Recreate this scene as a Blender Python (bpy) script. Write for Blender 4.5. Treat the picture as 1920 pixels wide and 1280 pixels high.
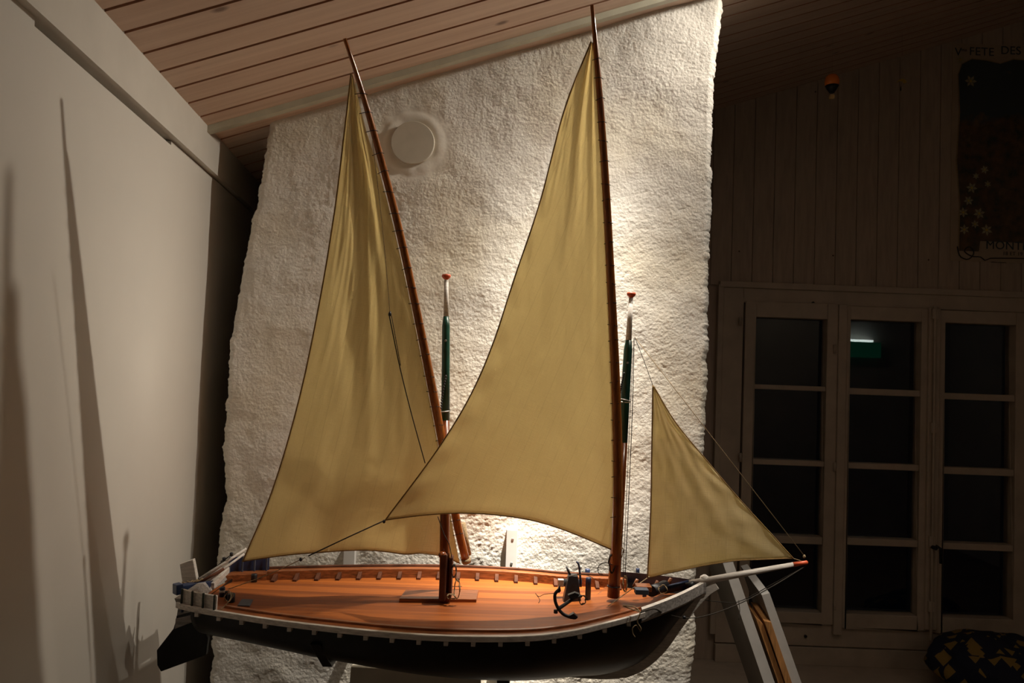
import bpy, bmesh, math, random
import numpy as np
from mathutils import Vector, Matrix, noise
random.seed(4)
for o in list(bpy.data.objects): bpy.data.objects.remove(o)
S = bpy.context.scene
COL = S.collection
CZ = 1.6                                   # eye height above the floor
# ------------------------------------------------------------------ camera
FPX = 1470.0
ROLL = math.radians(2.12); PITCH = math.radians(2.55)
cam = bpy.data.cameras.new('camera'); camo = bpy.data.objects.new('camera', cam); COL.objects.link(camo)
cam.sensor_width = 36.0; cam.lens = 36.0 * FPX / 1920.0; cam.clip_start = 0.02
fw = Vector((0, math.cos(PITCH), math.sin(PITCH))); up = Vector((0, -math.sin(PITCH), math.cos(PITCH))); rt = Vector((1, 0, 0))
xa = rt * math.cos(ROLL) + up * math.sin(ROLL); ya = -rt * math.sin(ROLL) + up * math.cos(ROLL)
camo.matrix_world = Matrix(((xa.x, ya.x, -fw.x, 0), (xa.y, ya.y, -fw.y, 0), (xa.z, ya.z, -fw.z, CZ), (0, 0, 0, 1)))
S.camera = camo
# ------------------------------------------------------------------ light and exposure
S.view_settings.view_transform = 'Standard'; S.view_settings.look = 'None'
S.view_settings.exposure = 0.1; S.view_settings.gamma = 1.0; S.view_settings.use_curve_mapping = False
w = bpy.data.worlds.new('night'); S.world = w; w.use_nodes = True
w.node_tree.nodes['Background'].inputs[0].default_value = (0.5, 0.6, 1, 1)
w.node_tree.nodes['Background'].inputs[1].default_value = 0.0004
WARM = (1.0, 0.91, 0.77)
def spot(name, loc, aim, watts, cone, blend, r=0.012, col=WARM, sigma=12.0):
    # reflector lamp: beam brightest on its axis, fading with the angle from it
    l = bpy.data.lights.new(name, 'SPOT'); l.energy = watts; l.spot_size = math.radians(cone); l.spot_blend = blend
    l.shadow_soft_size = r; l.color = col
    o = bpy.data.objects.new(name, l); COL.objects.link(o)
    o.location = Vector(loc) + Vector((0, 0, CZ)); d = Vector(aim) - Vector(loc)
    o.rotation_euler = d.to_track_quat('-Z', 'Y').to_euler()
    l.use_nodes = True; nt = l.node_tree; em = nt.nodes['Emission']; d.normalize()
    ge = nt.nodes.new('ShaderNodeNewGeometry'); dt = nt.nodes.new('ShaderNodeVectorMath'); dt.operation = 'DOT_PRODUCT'
    nt.links.new(ge.outputs['Incoming'], dt.inputs[0]); dt.inputs[1].default_value = d
    prev = dt.outputs['Value']
    for op, v in (('ABSOLUTE', None), ('MINIMUM', .99999), ('ARCCOSINE', None), ('MULTIPLY', -1 / math.radians(sigma)), ('EXPONENT', None)):
        k = nt.nodes.new('ShaderNodeMath'); k.operation = op; nt.links.new(prev, k.inputs[0])
        if v is not None: k.inputs[1].default_value = v
        prev = k.outputs[0]
    nt.links.new(prev, em.inputs['Strength']); return o
LA = (0.24, 1.70, 0.875); LB = (0.80, 1.80, 1.085)
spot('track_light_over_mast', LA, (0.05, 1.95, -0.50), 720.0, 150, 0.3, sigma=7.1)
spot('track_light_beside_column', LB, (-0.75, 1.62, 0.0), 100.0, 165, 0.3, sigma=18.0)
spot('track_light_over_bow', (1.10, 1.40, 1.16), (0.62, 1.72, -0.5), 150.0, 150, 0.3, sigma=9.5)
rl = bpy.data.lights.new('room_fill', 'AREA'); rl.energy = 3.0; rl.size = 0.5; rl.color = (1, 0.80, 0.58)  # added fill light, no fixture; lifts the window wall and near sides
ro_ = bpy.data.objects.new('room_fill', rl); COL.objects.link(ro_); ro_.location = (2.6, -0.8, CZ + 1.30)
# ------------------------------------------------------------------ where a pixel's ray meets a real plane (eye at 0,0,0)
def ray(px, py):
    x = px - 960; y = py - 640
    a = x * math.cos(ROLL) + y * math.sin(ROLL); b = -x * math.sin(ROLL) + y * math.cos(ROLL)
    u = -b / FPX; r = a / FPX
    return Vector((r, math.cos(PITCH) - u * math.sin(PITCH), u * math.cos(PITCH) + math.sin(PITCH)))
def P(px, py, Y): d = ray(px, py); return d * (Y / d.y)
def G(px, py, z): d = ray(px, py); return d * (z / d.z)
# ------------------------------------------------------------------ materials
def newmat(name):
    m = bpy.data.materials.new(name); m.use_nodes = True
    nt = m.node_tree; return m, nt, nt.nodes['Principled BSDF']
def N(nt, t, **kw):
    n = nt.nodes.new(t)
    for k, v in kw.items():
        if k.startswith('i_'): n.inputs[int(k[2:])].default_value = v
        else: setattr(n, k, v)
    return n
def mathn(nt, op, a, b=None, c=None):
    n = nt.nodes.new('ShaderNodeMath'); n.operation = op
    for i, v in enumerate((a, b, c)):
        if v is None: continue
        if isinstance(v, (int, float)): n.inputs[i].default_value = v
        else: nt.links.new(v, n.inputs[i])
    return n.outputs[0]
def mixc(nt, f, a, b, typ='MIX'):
    n = nt.nodes.new('ShaderNodeMix'); n.data_type = 'RGBA'; n.blend_type = typ
    for i, v in ((0, f), (6, a), (7, b)):
        if isinstance(v, tuple): n.inputs[i].default_value = (*v[:3], 1)
        elif isinstance(v, (int, float)): n.inputs[i].default_value = v
        else: nt.links.new(v, n.inputs[i])
    return n.outputs[2]
def texn(nt, scale, detail=4, vec=None, rough=0.55, stretch=None):
    n = nt.nodes.new('ShaderNodeTexNoise'); n.inputs['Scale'].default_value = scale
    n.inputs['Detail'].default_value = detail; n.inputs['Roughness'].default_value = rough
    tc = nt.nodes.new('ShaderNodeTexCoord'); src = vec if vec is not None else tc.outputs['Object']
    if stretch:
        mp = nt.nodes.new('ShaderNodeMapping'); mp.inputs['Scale'].default_value = stretch
        nt.links.new(src, mp.inputs[0]); src = mp.outputs[0]
    nt.links.new(src, n.inputs['Vector']); return n.outputs['Fac']
def ramp(nt, f, p0, p1):
    n = nt.nodes.new('ShaderNodeMapRange'); n.inputs[1].default_value = p0; n.inputs[2].default_value = p1
    nt.links.new(f, n.inputs[0]); return n.outputs[0]
def bump(nt, bs, h, dist, strength=1.0):
    b = nt.nodes.new('ShaderNodeBump'); b.inputs['Distance'].default_value = dist; b.inputs['Strength'].default_value = strength
    nt.links.new(h, b.inputs['Height']); nt.links.new(b.outputs[0], bs.inputs['Normal'])
def plain(name, col, rough=0.5, var=0.12, scale=20, bmp=0.0, metal=0.0, stretch=None, spec=None):
    m, nt, bs = newmat(name)
    f = texn(nt, scale, 5, stretch=stretch)
    c2 = tuple(max(0, c * (1 - 2 * var)) for c in col); c1 = tuple(min(1, c * (1 + var)) for c in col)
    nt.links.new(mixc(nt, ramp(nt, f, .3, .7), c2, c1), bs.inputs['Base Color'])
    bs.inputs['Roughness'].default_value = rough; bs.inputs['Metallic'].default_value = metal
    if spec is not None: bs.inputs['Specular IOR Level'].default_value = spec
    if bmp: bump(nt, bs, f, bmp)
    return m
def planks(name, dark, light, axis, width, rough=0.35, grain=(1.5, 40, 40), seam=0.04, seamcol=(.03, .012, .006), off=0.0):
    """wood with planks along X; axis = index of the coordinate across the planks"""
    m, nt, bs = newmat(name)
    tc = nt.nodes.new('ShaderNodeTexCoord'); sx = nt.nodes.new('ShaderNodeSeparateXYZ'); nt.links.new(tc.outputs['Object'], sx.inputs[0])
    wob = texn(nt, 1.3, 2)
    a = mathn(nt, 'ADD', sx.outputs[axis], mathn(nt, 'MULTIPLY', wob, 0.015))
    a = mathn(nt, 'DIVIDE', mathn(nt, 'ADD', a, off), width)
    idx = mathn(nt, 'FLOOR', a); fr = mathn(nt, 'FRACT', a)
    wn = nt.nodes.new('ShaderNodeTexWhiteNoise'); wn.noise_dimensions = '1D'; nt.links.new(idx, wn.inputs['W'])
    g = texn(nt, 1.0, 6, stretch=grain)
    blotch = texn(nt, 6.0, 3)
    f = mathn(nt, 'ADD', mathn(nt, 'MULTIPLY', wn.outputs[0], .6), mathn(nt, 'MULTIPLY', ramp(nt, g, .25, .75), .4))
    f = mathn(nt, 'ADD', f, mathn(nt, 'MULTIPLY', blotch, .25))
    c = mixc(nt, f, dark, light)
    sm = mathn(nt, 'LESS_THAN', fr, seam)
    c = mixc(nt, mathn(nt, 'MULTIPLY', sm, .55), c, seamcol)
    nt.links.new(c, bs.inputs['Base Color']); bs.inputs['Roughness'].default_value = rough
    bs.inputs['Specular IOR Level'].default_value = .3
    bump(nt, bs, g, 0.0004)
    return m
M = {}
M['deck'] = planks('varnished deck planks', (.12, .026, .006), (.42, .118, .020), 1, .021, rough=.5, grain=(3, 90, 60))
M['wood'] = plain('varnished red brown wood', (.27, .085, .028), .3, .3, 8, .0003, stretch=(2, 30, 30))
M['spar'] = plain('varnished spar wood', (.17, .042, .010), .22, .25, 6, .0002, stretch=(30, 30, 1.5))
M['yard'] = plain('orange brown yard wood', (.33, .10, .018), .25, .2, 6, .0002, stretch=(30, 30, 1.5))
M['oldwood'] = plain('dark knee wood', (.10, .036, .018), .7, .3, 30, spec=.2)
M['hull'] = plain('black hull paint', (.010, .0095, .010), .42, .2, 30, spec=.3)
M['paint'] = plain('weathered white paint', (.62, .57, .52), .5, .16, 40, .0003, stretch=(1, 8, 8))
M['greypaint'] = plain('greyed white paint', (.34, .31, .29), .6, .25, 30, .0003, stretch=(1, 8, 8))
M['blue'] = plain('dark blue paint', (.022, .035, .085), .4, .3, 30)
M['slate'] = plain('slate blue paint', (.07, .085, .12), .5, .2, 30)
M['black'] = plain('black iron', (.014, .014, .018), .45, .3, 60, .0006)
M['green'] = plain('dark green paint', (.006, .055, .035), .35, .25, 30)
M['darkgreen'] = plain('green black paint', (.015, .022, .014), .5, .25, 30)
M['red'] = plain('orange red paint', (.62, .10, .035), .4, .15, 40)
M['rope'] = plain('tan rope', (.30, .21, .11), .8, .25, 300)
M['cord'] = plain('dark cord', (.035, .027, .02), .9, .25, 300)
M['edge'] = plain('golden brown sail hem', (.32, .19, .06), .8, .2, 100)
M['metal'] = plain('grey wire', (.45, .43, .40), .35, .1, 50, metal=.8)
M['wallwhite'] = plain('smooth off white wall paint', (.57, .53, .475), .6, .02, 4)
M['fascia'] = plain('cream fascia paint', (.57, .53, .47), .5, .03, 10)
M['trim'] = plain('pale greenish cream trim', (.56, .55, .44), .5, .06, 20)
M['frame'] = plain('aged cream window paint', (.52, .43, .34), .45, .08, 12)
M['bwall'] = plain('cream painted boards', (.48, .38, .30), .6, .08, 8, stretch=(8, 8, 1))
M['gap'] = plain('brown knot wood', (.10, .065, .045), .8, .1, 10)  # own brown of the small knots in the wall boards
M['floorwood'] = plain('floor boards', (.22, .13, .075), .5, .2, 5)
M['roomwhite'] = plain('far room plaster', (.55, .52, .48), .8, .08, 5)
M['board'] = plain('white melamine board', (.62, .60, .58), .4, .04, 20)
M['greyboard'] = plain('grey brown board face', (.20, .175, .15), .6, .08, 12)
M['pine'] = plain('orange pine bar', (.50, .24, .085), .5, .18, 12, stretch=(20, 20, 2))
M['cream'] = plain('cream card', (.50, .46, .38), .7, .05, 20)
M['balloon'] = plain('glossy orange balloon', (1.0, .24, .02), .12, .1, 10)
M['yellow'] = plain('dull yellow', (.65, .45, .06), .5, .1, 20)
M['basket'] = plain('pale basket', (.70, .50, .22), .7, .1, 60)
M['can'] = plain('black lamp housing', (.03, .03, .03), .4, .1, 20)
# ceiling boards
def ceil_mat():
    m, nt, bs = newmat('pink washed pine boards')
    g = texn(nt, 1.0, 6, stretch=(2.0, 60, 2)); b = texn(nt, 5.0, 3)
    c = mixc(nt, ramp(nt, g, .3, .7), (.60, .43, .33), (.74, .57, .45))
    c = mixc(nt, mathn(nt, 'MULTIPLY', b, .25), c, (.48, .30, .20))
    v = nt.nodes.new('ShaderNodeTexVoronoi'); v.inputs['Scale'].default_value = 1.0; v.feature = 'F1'
    tc = nt.nodes.new('ShaderNodeTexCoord'); mp = nt.nodes.new('ShaderNodeMapping'); mp.inputs['Scale'].default_value = (5.5, 9, 5.5)
    nt.links.new(tc.outputs['Object'], mp.inputs[0]); nt.links.new(mp.outputs[0], v.inputs['Vector'])
    k = ramp(nt, v.outputs['Distance'], .11, .04)
    c = mixc(nt, mathn(nt, 'MULTIPLY', k, .75), c, (.10, .05, .035))
    nt.links.new(c, bs.inputs['Base Color']); bs.inputs['Roughness'].default_value = .55
    return m
M['ceil'] = ceil_mat()
M['groove'] = plain('brown groove wood', (.36, .17, .09), .6, .15, 10)
def stucco():
    m, nt, bs = newmat('rough white roughcast plaster')
    n1 = texn(nt, 130, 6, rough=.65); n2 = texn(nt, 3.0, 3)
    v = nt.nodes.new('ShaderNodeTexVoronoi'); v.inputs['Scale'].default_value = 150
    tc = nt.nodes.new('ShaderNodeTexCoord'); nt.links.new(tc.outputs['Object'], v.inputs['Vector'])
    c = mixc(nt, ramp(nt, n2, .45, .75), (.72, .69, .64), (.70, .63, .50))
    nt.links.new(c, bs.inputs['Base Color']); bs.inputs['Roughness'].default_value = .85
    att = nt.nodes.new('ShaderNodeAttribute'); att.attribute_name = 'rough'
    h = mathn(nt, 'ADD', n1, mathn(nt, 'MULTIPLY', v.outputs['Distance'], -.35))
    bump(nt, bs, mathn(nt, 'MULTIPLY', h, att.outputs['Fac']), 0.0032, .8)
    return m
M['stucco'] = stucco()
def sailcloth():
    m, nt, bs = newmat('khaki sailcloth')
    nt.nodes.remove(bs); out = nt.nodes['Material Output']
    tc = nt.nodes.new('ShaderNodeTexCoord'); sx = nt.nodes.new('ShaderNodeSeparateXYZ'); nt.links.new(tc.outputs['UV'], sx.inputs[0])
    a = mathn(nt, 'DIVIDE', sx.outputs[0], .031); fr = mathn(nt, 'FRACT', a)
    line = mathn(nt, 'LESS_THAN', fr, .035)
    weave1 = texn(nt, 1, 3, vec=tc.outputs['UV'], stretch=(900, 40, 1)); weave2 = texn(nt, 1, 3, vec=tc.outputs['UV'], stretch=(40, 900, 1))
    wv = mathn(nt, 'ADD', weave1, weave2)
    bl = texn(nt, 9, 4, vec=tc.outputs['UV'])
    c = mixc(nt, ramp(nt, wv, .7, 1.3), (.70, .61, .40), (.82, .73, .50))
    c = mixc(nt, mathn(nt, 'MULTIPLY', ramp(nt, bl, .35, .8), .3), c, (.66, .56, .34))
    c = mixc(nt, mathn(nt, 'MULTIPLY', line, .15), c, (.22, .14, .05))
    b = nt.nodes.new('ShaderNodeBump'); b.inputs['Distance'].default_value = .0006; b.inputs['Strength'].default_value = .6
    nt.links.new(mathn(nt, 'ADD', wv, mathn(nt, 'MULTIPLY', line, 1.5)), b.inputs['Height'])
    p = nt.nodes.new('ShaderNodeBsdfPrincipled'); p.inputs['Roughness'].default_value = .55; p.inputs['Sheen Weight'].default_value = .1
    tr = nt.nodes.new('ShaderNodeBsdfTranslucent'); mx = nt.nodes.new('ShaderNodeMixShader'); mx.inputs[0].default_value = .62
    nt.links.new(c, p.inputs['Base Color']); nt.links.new(mixc(nt, .5, c, (.98, .86, .55)), tr.inputs['Color'])
    nt.links.new(b.outputs[0], p.inputs['Normal']); nt.links.new(b.outputs[0], tr.inputs['Normal'])
    nt.links.new(p.outputs[0], mx.inputs[1]); nt.links.new(tr.outputs[0], mx.inputs[2]); nt.links.new(mx.outputs[0], out.inputs[0])
    return m
M['sail'] = sailcloth()
def glassm():
    m, nt, bs = newmat('window glass'); bs.inputs['Base Color'].default_value = (.9, .95, .95, 1)
    bs.inputs['Transmission Weight'].default_value = 1; bs.inputs['Roughness'].default_value = .01; bs.inputs['IOR'].default_value = 1.5
    return m
M['glass'] = glassm()
def emis(name, col, s):
    m, nt, bs = newmat(name); bs.inputs['Base Color'].default_value = (*col, 1)
    bs.inputs['Emission Color'].default_value = (*col, 1); bs.inputs['Emission Strength'].default_value = s; return m
M['exitgreen'] = emis('lit green sign', (.01, .20, .10), .35); M['exitwhite'] = emis('lit sign tube', (.9, 1, .95), 7.0)
def patchcloth():
    m, nt, bs = newmat('navy cloth with yellow blocks')
    tc = nt.nodes.new('ShaderNodeTexCoord')
    d = nt.nodes.new('ShaderNodeTexBrick'); d.offset = .5; d.inputs['Scale'].default_value = 1.0
    mp = nt.nodes.new('ShaderNodeMapping'); mp.inputs['Scale'].default_value = (17, 17, 13); mp.inputs['Rotation'].default_value = (.5, .6, .35)
    nt.links.new(tc.outputs['Object'], mp.inputs[0]); 
    v = nt.nodes.new('ShaderNodeTexVoronoi'); v.distance = 'CHEBYCHEV'; nt.links.new(mp.outputs[0], v.inputs['Vector']); v.inputs['Scale'].default_value = 1.0
    nt.nodes.remove(d)
    k = mathn(nt, 'LESS_THAN', v.outputs['Distance'], .33)
    nt.links.new(mixc(nt, k, (.012, .014, .035), (.30, .19, .045)), bs.inputs['Base Color']); bs.inputs['Roughness'].default_value = .9
    return m
M['patch'] = patchcloth()
# ------------------------------------------------------------------ mesh helpers (coordinates: eye at origin; CZ is added when linked)
class MB:
    def __init__(s): s.v = []; s.f = []; s.mi = []; s.sm = []
    def add(s, vs, fs, mi=0, smooth=False):
        n = len(s.v); s.v += [tuple(x) for x in vs]
        for f in fs: s.f.append([i + n for i in f]); s.mi.append(mi); s.sm.append(smooth)
        return s
    def box(s, lo, hi, mi=0, mat=None):
        x0, y0, z0 = lo; x1, y1, z1 = hi
        v = [Vector(p) for p in ((x0,y0,z0),(x1,y0,z0),(x1,y1,z0),(x0,y1,z0),(x0,y0,z1),(x1,y0,z1),(x1,y1,z1),(x0,y1,z1))]
        if mat is not None: v = [mat @ p for p in v]
        return s.add(v, [(0,3,2,1),(4,5,6,7),(0,1,5,4),(1,2,6,5),(2,3,7,6),(3,0,4,7)], mi)
    def hexa(s, v, mi=0):
        return s.add(v, [(0,3,2,1),(4,5,6,7),(0,1,5,4),(1,2,6,5),(2,3,7,6),(3,0,4,7)], mi)
    def tube(s, pts, r, n=8, mi=0, caps=True, sides=None):
        pts = [Vector(p) for p in pts]; rs = r if isinstance(r, (list, tuple)) else [r] * len(pts)
        rings = []; ref = None
        for i, p in enumerate(pts):
            t = (pts[min(i + 1, len(pts) - 1)] - pts[max(i - 1, 0)]).normalized()
            if ref is None: ref = Vector((0, 0, 1)) if abs(t.z) < .9 else Vector((1, 0, 0))
            a = (ref - t * ref.dot(t)).normalized(); b = t.cross(a); ref = a
            rings.append([p + (a * math.cos(2 * math.pi * k / n + .4) + b * math.sin(2 * math.pi * k / n + .4)) * rs[i] for k in range(n)])
        vs = [q for ring in rings for q in ring]; fs = []
        for i in range(len(pts) - 1):
            for k in range(n):
                k2 = (k + 1) % n; fs.append((i*n + k, i*n + k2, (i+1)*n + k2, (i+1)*n + k))
        s.add(vs, fs, mi, n > 5)
        if caps: s.add(rings[0], [tuple(range(n - 1, -1, -1))], mi); s.add(rings[-1], [tuple(range(n))], mi)
        return s
    def lathe(s, c, prof, n=16, mi=0, axis=Vector((0, 0, 1))):
        c = Vector(c); a = Vector((1, 0, 0)) if abs(axis.x) < .9 else Vector((0, 1, 0)); a = (a - axis * a.dot(axis)).normalized(); b = axis.cross(a)
        vs = []; m = len(prof)
        for r, h in prof:
            for k in range(n):
                t = 2 * math.pi * k / n; vs.append(c + axis * h + (a * math.cos(t) + b * math.sin(t)) * r)
        fs = [(i*n + k, i*n + (k+1) % n, (i+1)*n + (k+1) % n, (i+1)*n + k) for i in range(m - 1) for k in range(n)]
        s.add(vs, fs, mi, True); s.add(vs[:n], [tuple(range(n-1, -1, -1))], mi); s.add(vs[-n:], [tuple(range(n))], mi); return s
    def prism(s, poly, off, mi=0):
        poly = [Vector(p) for p in poly]; off = Vector(off); n = len(poly)
        fs = [tuple(range(n)), tuple(range(2*n - 1, n - 1, -1))] + [(i, i + n, (i+1) % n + n, (i+1) % n) for i in range(n)]
        return s.add(poly + [p + off for p in poly], fs, mi)
    def sweep(s, rings, mi=0, close=True, caps=True, smooth=False):
        n = len(rings[0]); vs = [q for r in rings for q in r]; K = n if close else n - 1
        fs = [(i*n + k, i*n + (k+1) % n, (i+1)*n + (k+1) % n, (i+1)*n + k) for i in range(len(rings) - 1) for k in range(K)]
        s.add(vs, fs, mi, smooth)
        if caps and close: s.add(rings[0], [tuple(range(n-1, -1, -1))], mi); s.add(rings[-1], [tuple(range(n))], mi)
        return s
    def build(s, name, mats, parent=None, bevel=0, label=None):
        org = Vector((0, 0, -CZ))
        base = rootloc(parent) - Vector((0, 0, CZ)) if parent else Vector((0, 0, 0))
        me = bpy.data.meshes.new(name)
        if parent: vs = [Vector(v) - base for v in s.v]
        else:
            a = np.array(s.v); base = Vector(((a[:,0].min() + a[:,0].max()) / 2, (a[:,1].min() + a[:,1].max()) / 2, a[:,2].min())); vs = [Vector(v) - base for v in s.v]
        me.from_pydata(vs, [], s.f)
        if not isinstance(mats, (list, tuple)): mats = [mats]
        for m in mats: me.materials.append(M[m] if isinstance(m, str) else m)
        me.polygons.foreach_set('material_index', s.mi); me.polygons.foreach_set('use_smooth', s.sm)
        bm = bmesh.new(); bm.from_mesh(me); bmesh.ops.remove_doubles(bm, verts=bm.verts, dist=1e-6)
        bmesh.ops.recalc_face_normals(bm, faces=bm.faces); bm.to_mesh(me); bm.free(); me.update()
        o = bpy.data.objects.new(name, me); COL.objects.link(o)
        if parent: o.parent = parent
        else: o.location = base + Vector((0, 0, CZ))
        if bevel:
            b = o.modifiers.new('bevel', 'BEVEL'); b.width = bevel; b.segments = 2; b.limit_method = 'ANGLE'
        if label: o['label'] = label
        return o
def rootloc(o):
    l = Vector(o.location)
    while o.parent: o = o.parent; l = l + Vector(o.location)
    return l
def tag(o, label=None, cat=None, group=None, kind=None):
    if label: o['label'] = label
    if cat: o['category'] = cat
    if group: o['group'] = group
    if kind: o['kind'] = kind
    return o
def empty(name, loc, label=None, cat=None, group=None, kind=None):
    o = bpy.data.objects.new(name, None); COL.objects.link(o); o.location = Vector(loc) + Vector((0, 0, CZ)); o.empty_display_size = .05
    return tag(o, label, cat, group, kind)
def cr(xs, ys):
    """smooth interpolation through points"""
    xs = list(xs); ys = list(ys); n = len(xs)
    m = []
    for i in range(n):
        a = max(i - 1, 0); b = min(i + 1, n - 1); m.append((ys[b] - ys[a]) / (xs[b] - xs[a]))
    def f(x):
        x = min(max(x, xs[0]), xs[-1]); i = 0
        while i < n - 2 and x > xs[i+1]: i += 1
        h = xs[i+1] - xs[i]; t = (x - xs[i]) / h
        return ((2*t**3 - 3*t**2 + 1) * ys[i] + (t**3 - 2*t**2 + t) * h * m[i] + (-2*t**3 + 3*t**2) * ys[i+1] + (t**3 - t**2) * h * m[i+1])
    return f
def smooth_path(pts, k=8):
    pts = [Vector(p) for p in pts]; n = len(pts); d = [0]
    for i in range(1, n): d.append(d[-1] + max((pts[i] - pts[i-1]).length, 1e-5))
    fs = [cr(d, [p[j] for p in pts]) for j in range(3)]
    m = (n - 1) * k
    return [Vector([f(d[-1] * i / m) for f in fs]) for i in range(m + 1)]
# ------------------------------------------------------------------ the room
YC, YB = 2.0, 3.3                          # column face, window wall
wd = Vector((-0.09852, 0.99513, 0)); wn_ = Vector((0.99513, 0.09852, 0)); WD = -0.5769
SL = 0.333
def ceil_z(x, y=2.0): return 0.5885 + SL * (x + 0.7777) + 0.0315 * (y - 2.0)
def wallpt(y, z, rec=0.0):                 # point of the left wall at depth y, rec metres behind its face
    x = (WD - rec - wn_.y * y) / wn_.x; return Vector((x, y, z))
XR, YF = 4.6, -1.6
# floor
MB().box((-1.4, YF - .1, -CZ - .08), (XR + .1, YB + .1, -CZ)).build('floor', 'floorwood')['kind'] = 'structure'
# left wall: fascia and three recessed panels
ZF = 0.4915
def wallbox(mb, y0, y1, z0a, z1a, rec, thick=.1, z1b=None):
    a, b = wallpt(y0, 0, rec), wallpt(y1, 0, rec); t = -wn_ * thick
    z1b = z1a if z1b is None else z1b
    v = [a, a + t, b + t, b]
    lo = [Vector((p.x, p.y, z0a)) for p in v]; hi = [Vector((p.x, p.y, z1a)) for p in v]
    mb.hexa(lo + hi)
m = MB(); wallbox(m, YF, 1.11, -CZ, ZF + .01, .015); wallbox(m, 1.11, 1.70, -CZ, ZF - .013, .015); wallbox(m, 1.70, YB, -CZ, ZF - .004, .015); wallbox(m, 1.11, YB, ZF - .05, ZF + .02, .038, .06)
o = m.build('wall_left', 'wallwhite'); o['kind'] = 'structure'
m = MB(); wallbox(m, YF, YB, ZF, 0.80, 0.0, .14); m.build('trim_1', 'fascia')['kind'] = 'structure'
# ceiling with real grooves between the boards
ys = []
gy = []
for q in ((194.6, 17.5), (232, 59), (267.7, 96), (298.7, 130), (327, 163), (352, 189), (375, 214), (396, 236)):
    d = ray(*q); t = WD / (wn_.dot(d)); gy.append((d * t).y)
sp = (gy[-1] - gy[0]) / (len(gy) - 1)
y = gy[0]
while y > YF: y -= sp; gy.insert(0, y)
y = gy[-1]
while y < YB + .1: y += sp * .93; gy.append(y)
prof = [(YF - .1, 0, 0)]
for g in gy:
    prof += [(g - .0045, 0, 0), (g - .003, .0035, 1), (g + .003, .0035, 1), (g + .0045, 0, 0)]
prof.append((YB + .1, 0, 0))
m = MB(); x0, x1 = -1.3, XR + .1
for (ya_, da, ka), (yb_, db, kb) in zip(prof[:-1], prof[1:]):
    if yb_ <= ya_: continue
    vs = [(x0, ya_, ceil_z(x0, ya_) + da), (x1, ya_, ceil_z(x1, ya_) + da), (x1, yb_, ceil_z(x1, yb_) + db), (x0, yb_, ceil_z(x0, yb_) + db)]
    m.add(vs, [(0, 1, 2, 3)], 1 if (ka or kb) else 0)
m.add([(x0, YF - .1, ceil_z(x0, YF) + .1), (x1, YF - .1, ceil_z(x1, YF) + .1), (x1, YB + .1, ceil_z(x1, YB) + .1), (x0, YB + .1, ceil_z(x0, YB) + .1)], [(0, 1, 2, 3)])
for ye in (YF - .1, YB + .1):
    m.add([(x0, ye, ceil_z(x0, ye)), (x1, ye, ceil_z(x1, ye)), (x1, ye, ceil_z(x1, ye) + .1), (x0, ye, ceil_z(x0, ye) + .1)], [(0, 1, 2, 3)])
o = m.build('ceiling', ['ceil', 'groove']); o['kind'] = 'structure'
# cream batten under the ceiling in front of the column
m = MB(); xa0, xa1 = -.79, 4.0
def bat(y0, y1, d):
    v = []
    for dz in (-d, .004):
        v += [Vector((xa0 - (0), y0, ceil_z(xa0, y0) + dz)), Vector((xa1, y0, ceil_z(xa1, y0) + dz)), Vector((xa1, y1, ceil_z(xa1, y1) + dz)), Vector((xa0, y1, ceil_z(xa0, y1) + dz))]
    m.hexa(v)
bat(1.905, 1.928, .016); m.build('trim_2', 'trim')['kind'] = 'structure'
# roughcast column
lf = cr([-1.6, -.82, -.63, -.44, -.29, -.19, -.05, .06, .20, .32, .45, .60, 0.70],
        [-.80, -.765, -.752, -.745, -.735, -.737, -.727, -.720, -.695, -.675, -.640, -.655, -.66])
Lp = [(500, 228), (487, 330), (463, 440), (447, 530), (427, 650), (422, 740), (414, 830), (418, 930), (405, 1020), (397, 1150), (390, 1280)]
Rp = [(1358, 0), (1351, 75), (1342, 150), (1340, 215), (1337, 300), (1338, 390), (1334, 450), (1332, 520), (1330, 640), (1328, 740), (1322, 850), (1320, 950), (1309, 1060), (1306, 1130), (1306, 1214), (1297, 1280)]
def edge(pl, ext):
    q = [P(a, b, YC) for a, b in pl]; q.sort(key=lambda p: p.z)
    zs = [-CZ] + [p.z for p in q] + [1.25]; xs = [q[0].x + ext] + [p.x for p in q] + [q[-1].x]
    return cr(zs, xs)
eL = edge(Lp, -.01); eR = edge(Rp, -.01)
nx, nz = 380, 620
vent = P(775, 270, YC)
V = np.zeros((nz + 1, nx + 9, 3)); RO = np.ones((nz + 1, nx + 9))
def fr(v): return noise.noise(v)
for j in range(nz + 1):
    t = j / nz
    for i in range(nx + 9):
        pass
zs_ = [(-CZ + (-.80 + CZ) * k / 30) for k in range(30)] + [(-.80 + (1.10 + .80) * k / (nz - 30)) for k in range(nz - 29)]
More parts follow.
